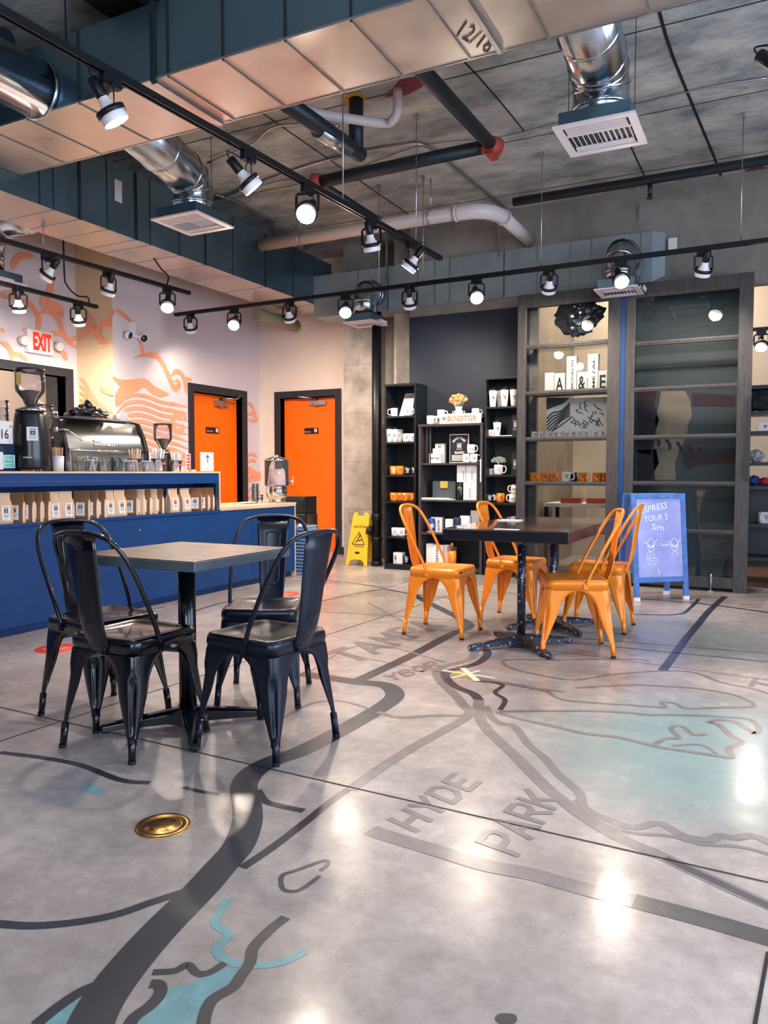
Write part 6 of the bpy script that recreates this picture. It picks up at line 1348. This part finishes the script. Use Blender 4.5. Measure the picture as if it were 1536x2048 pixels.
# caution sign
ca = Vector((-4.30, 7.90, 0)); T = thing('wet_floor_sign', 'yellow folding wet floor caution sign in front of the concrete column', 'wet floor sign', (ca.x, ca.y, 0), -.05)
for s in (-1, 1):
    m = Matrix.Rotation(s * .19, 4, 'X'); m = Matrix.Translation((0, s * .125 * 1, 0)) @ Matrix.Rotation(s * .20, 4, 'X')
    pts = [(-.145, 0), (-.105, 0), (-.09, .05), (-.06, .07), (.06, .07), (.09, .05), (.105, 0), (.145, 0), (.11, .58), (.095, .62), (.05, .63), (.045, .585), (-.045, .585), (-.05, .63), (-.095, .62), (-.11, .58)]
    bm = NB(); mt = m @ Matrix.Rotation(PI / 2, 4, 'X'); prism(bm, pts, .012, 0, mt); p_ = obj('sign_panel', bm, 'yellow_plastic', T, bevel=.002)
    if s == -1:
        bm = NB(); f_ = lambda x, y: m @ Vector((x, -.014, y))
        text(bm, 'CAUTION', f_(-.085, .44), f_(.085, .44) - f_(-.085, .44), f_(0, .47) - f_(0, .44), 0, .02)
        text(bm, 'ATTENTION', f_(-.06, .215), f_(.08, .215) - f_(-.06, .215), f_(0, .235) - f_(0, .215), 0, .02)
        tri = [(-.085, .25), (.085, .25), (0, .395)]
        for i in range(3): a1, a2 = tri[i], tri[(i+1) % 3]; tube(bm, [f_(*a1), f_(*a2)], .004, 6)
        tube(bm, [f_(-.035, .27), f_(-.01, .30), f_(.02, .29), f_(.04, .31)], .006, 6); tube(bm, [f_(-.01, .30), f_(.0, .335), f_(.02, .345)], .006, 6); lathe(bm, [(.010, 0), (.010, .002)], 10, 0, f_(.01, .36), m.to_3x3() @ Vector((0, -1, 0)))
        bx(bm, -.03, .03, -.001, .001, -.012, .012, 0, Matrix.Translation(f_(0, .15))); obj('sign_print', bm, 'ink', p_, recalc=False)
# chalkboard A-frame
sa, sb = atZ(1269, 1203), atZ(1377, 1199); dd = (sb - sa); wS = dd.length; rz = math.atan2(dd.y, dd.x)
T = thing('chalkboard_sign', 'blue-framed chalkboard A-frame sign chalked with smiling coffee beans', 'sign', ((sa.x + sb.x) / 2, (sa.y + sb.y) / 2, 0), rz)
def board(tilt, y0_, nm, face):
    m = Matrix.Translation((0, y0_, 0)) @ Matrix.Rotation(tilt, 4, 'X'); W_, H_ = wS / 2, .905
    bm = NB()
    for x0_, x1_, z0_, z1_ in ((-W_, -W_ + .045, .03, H_), (W_ - .045, W_, .03, H_), (-W_ + .045, W_ - .045, H_ - .045, H_), (-W_ + .045, W_ - .045, .155, .20)): bx(bm, x0_, x1_, -.012, .012, z0_, z1_, 0, m)
    fr_ = obj('board_frame', bm, 'chalk_frame', T, bevel=.003)
    bm = NB()
    for x_ in (-W_ + .0225, W_ - .0225): bx(bm, x_ - .024, x_ + .024, -.014, .014, .0, .032, 0, m)
    obj('foot_cap', bm, 'white', fr_)
    bm = NB(); bx(bm, -W_ + .045, W_ - .045, -.004, .004, .20, H_ - .045, 0, m); bd = obj('slate', bm, 'chalk_board_lit', T)
    if face:
        bm = NB(); g = lambda x, z: m @ Vector((x, -.0062, z)); n_ = (m.to_3x3() @ Vector((0, -1, 0)))
        def tx(s, x, z, w__, h__, sl=0): text(bm, s, g(x, z), g(x + w__, z + sl) - g(x, z), g(x, z + h__) - g(x, z), 0, .0)
        tx('ESPRESS', -.17, .735, .25, .055, .045); tx('YOUR S', -.14, .665, .22, .05, .02); tx('Sm', -.07, .60, .11, .05, -.01)
        def st(*p, wd=.0045): strip(bm, [g(x, z) for x, z in p], wd, n_, 0, 4)
        obj('chalk_writing', bm, 'chalk', bd, recalc=False)
        for bx0 in (-.085, .135):
            bm = NB()
            st(*[(bx0 + .032 * math.cos(t), .47 + .055 * math.sin(t)) for t in [i * 2 * PI / 10 for i in range(11)]]); st((bx0 - .03, .475), (bx0, .46), (bx0 + .03, .475)); st((bx0 - .028, .468), (bx0, .445), (bx0 + .028, .468), wd=.008)
            st((bx0 - .03, .48), (bx0 - .05, .49), (bx0 - .065, .50)); st((bx0 + .03, .48), (bx0 + .045, .50), (bx0 + .058, .52)); st((bx0 - .012, .415), (bx0 - .014, .385), (bx0 - .02, .375)); st((bx0 + .012, .415), (bx0 + .02, .39), (bx0 + .035, .38)); obj('chalk_drawing', bm, 'chalk', bd, recalc=False)
        bm = NB()
        tx('-  men', -.03, .455, .12, .022, 0)
        st(*[(-.075 + .045 * math.cos(t), .335 + .028 * math.sin(t)) for t in [i * 2 * PI / 10 for i in range(11)]]); tx('Hot!', -.10, .325, .05, .02); st((-.10, .42), (-.125, .39), (-.125, .355), (-.11, .345))
        for k in range(4): st((-.19 + k * .014, .80 + abs(k - 1.5) * -.004), (-.20 + k * .022, .825))
        st((-.02, .27), (-.03, .25), (-.015, .235), (-.02, .22)); obj('chalk_writing', bm, 'chalk', bd, recalc=False)
board(-.10, 0, 'front', True); board(.10 + 0, .30, 'rear', False)
# exit sign with emergency heads, camera pair
def wx(u, v): return atX(u, v, XN)
a_, b_ = wx(48, 704), wx(99, 667)
T = thing('exit_sign', 'white emergency exit sign with red EXIT letters and two lamp heads', 'exit sign', (XN + .04, (a_.y + b_.y) / 2, a_.z)); bm = NB(); bx(bm, XN, XN + .06, a_.y, b_.y, a_.z, b_.z); obj('housing', bm, 'white', T, world=True, bevel=.006)
bm = NB(); h_ = b_.z - a_.z; w_ = b_.y - a_.y; text(bm, 'EXIT', (XN + .0615, a_.y + w_ * .20, a_.z + h_ * .12), (0, w_ * .72, 0), (0, 0, h_ * .78), 0, .045); obj('exit_letters', bm, 'exit_red', T, world=True, recalc=False)
for y_ in (a_.y - .05, b_.y + .06):
    bm = NB(); lathe(bm, [(.02, 0), (.045, .02), (.048, .07), (.044, .075)], 18, 0, (XN + .02, y_, (a_.z + b_.z) / 2 - .0), (1, .0, -.25)); lathe(bm, [(.042, .073), (0, .07)], 18, 1, (XN + .02, y_, (a_.z + b_.z) / 2), (1, 0, -.25), cap=False); obj('emergency_head', bm, ['paper', 'clear_plastic'], T, world=True)
p = atX(264, 672, XL); T = thing('security_cameras', 'pair of small black dome camera heads under a white wall box on the mural', 'camera', (XL + .04, p.y, p.z))
bm = NB(); q = atX(262, 658, XL); bx(bm, XL, XL + .03, q.y - .04, q.y + .04, q.z - .06, q.z + .07); cyl(bm, (XL + .02, p.y, p.z + .06), (XL + .03, p.y, p.z), .012); bx(bm, XL + .01, XL + .05, p.y - .12, p.y + .10, p.z - .02, p.z + .01); obj('bracket', bm, 'white', T, world=True)
for s in (-1, 1): bm = NB(); lathe(bm, [(.025, 0), (.045, .01), (.05, .05), (.046, .055)], 18, 1, (XL + .03, p.y + s * .12, p.z), (.8, s * -.3, -.3)); lathe(bm, [(.045, .052), (.02, .07), (0, .072)], 18, 0, (XL + .03, p.y + s * .12, p.z), (.8, s * -.3, -.3), cap=False); obj('camera_head', bm, ['black_plastic', 'white'], T, world=True)
# floor pieces
p = atZ(326, 1652); T = thing('floor_cover', 'round polished brass access cover set in the concrete floor', 'floor cover', (p.x, p.y, 0))
bm = NB(); lathe(bm, [(.0, .004), (.052, .004), (.054, .002), (.060, .002), (.062, .005), (.080, .005), (.083, .0)][::-1], 40, 0, cap=False); obj('disc', bm, 'brass', T)
bm = NB()
for k in range(6): t = k * 1.05; tube(bm, [(.038 * math.cos(t), .038 * math.sin(t), .0045), (.045 * math.cos(t + .2), .045 * math.sin(t + .2), .0045), (.038 * math.cos(t + .45), .038 * math.sin(t + .45), .0045), (.042 * math.cos(t + .6), .042 * math.sin(t + .6), .0045)], .0012, 5)
obj('stamped_marks', bm, 'joint_black', T)
def sticker(u, v, rr, label):
    p = atZ(u, v); T = thing('floor_sticker', label, 'floor sticker', (p.x, p.y, 0)); bm = NB(); lathe(bm, [(0, .0026), (rr - .004, .0026), (rr, .0)][::-1], 36, 0, cap=False); obj('disc', bm, 'red_paint', T)
    bm = NB()
    for k, (a, b) in enumerate(((.35, .12), (.0, .2), (-.35, .12))): text(bm, ['PLEASE', 'WAIT', 'HERE'][k], (-rr * .5, rr * (a - .08), .0032), (rr, 0, 0), (0, rr * b, 0), 0, .02)
    obj('sticker_print', bm, 'white', T, recalc=False)
sticker(114, 1297, .13, 'round red floor sticker behind the legs of the rear black chair'); sticker(572, 1188, .12, 'round red floor sticker far off beside the counter end')
T = thing('tape_marker', 'cream paper tape strips crossed on the floor map near the dark table base', 'tape', (*atZ(940, 1350)[:2], 0))
for k, ps in enumerate((((885, 1341), (990, 1357)), ((903, 1357), (960, 1342)), ((925, 1337), (955, 1363)))): bm = NB(); strip(bm, [atZ(*q) + UP * (.002 + k * .0006) for q in ps], .035 if k == 2 else .02, UP, 0, 0); obj('tape_strip', bm, 'cream_tape', T, world=True, recalc=False)
bm = NB(); bm.faces.new([bm.verts.new(atZ(u, v) + UP * .0014) for u, v in ((902, 1345), (925, 1342), (945, 1350), (950, 1357), (925, 1356), (905, 1352))]); obj('scuffed_patch', bm, 'mustard', T, world=True, recalc=False)
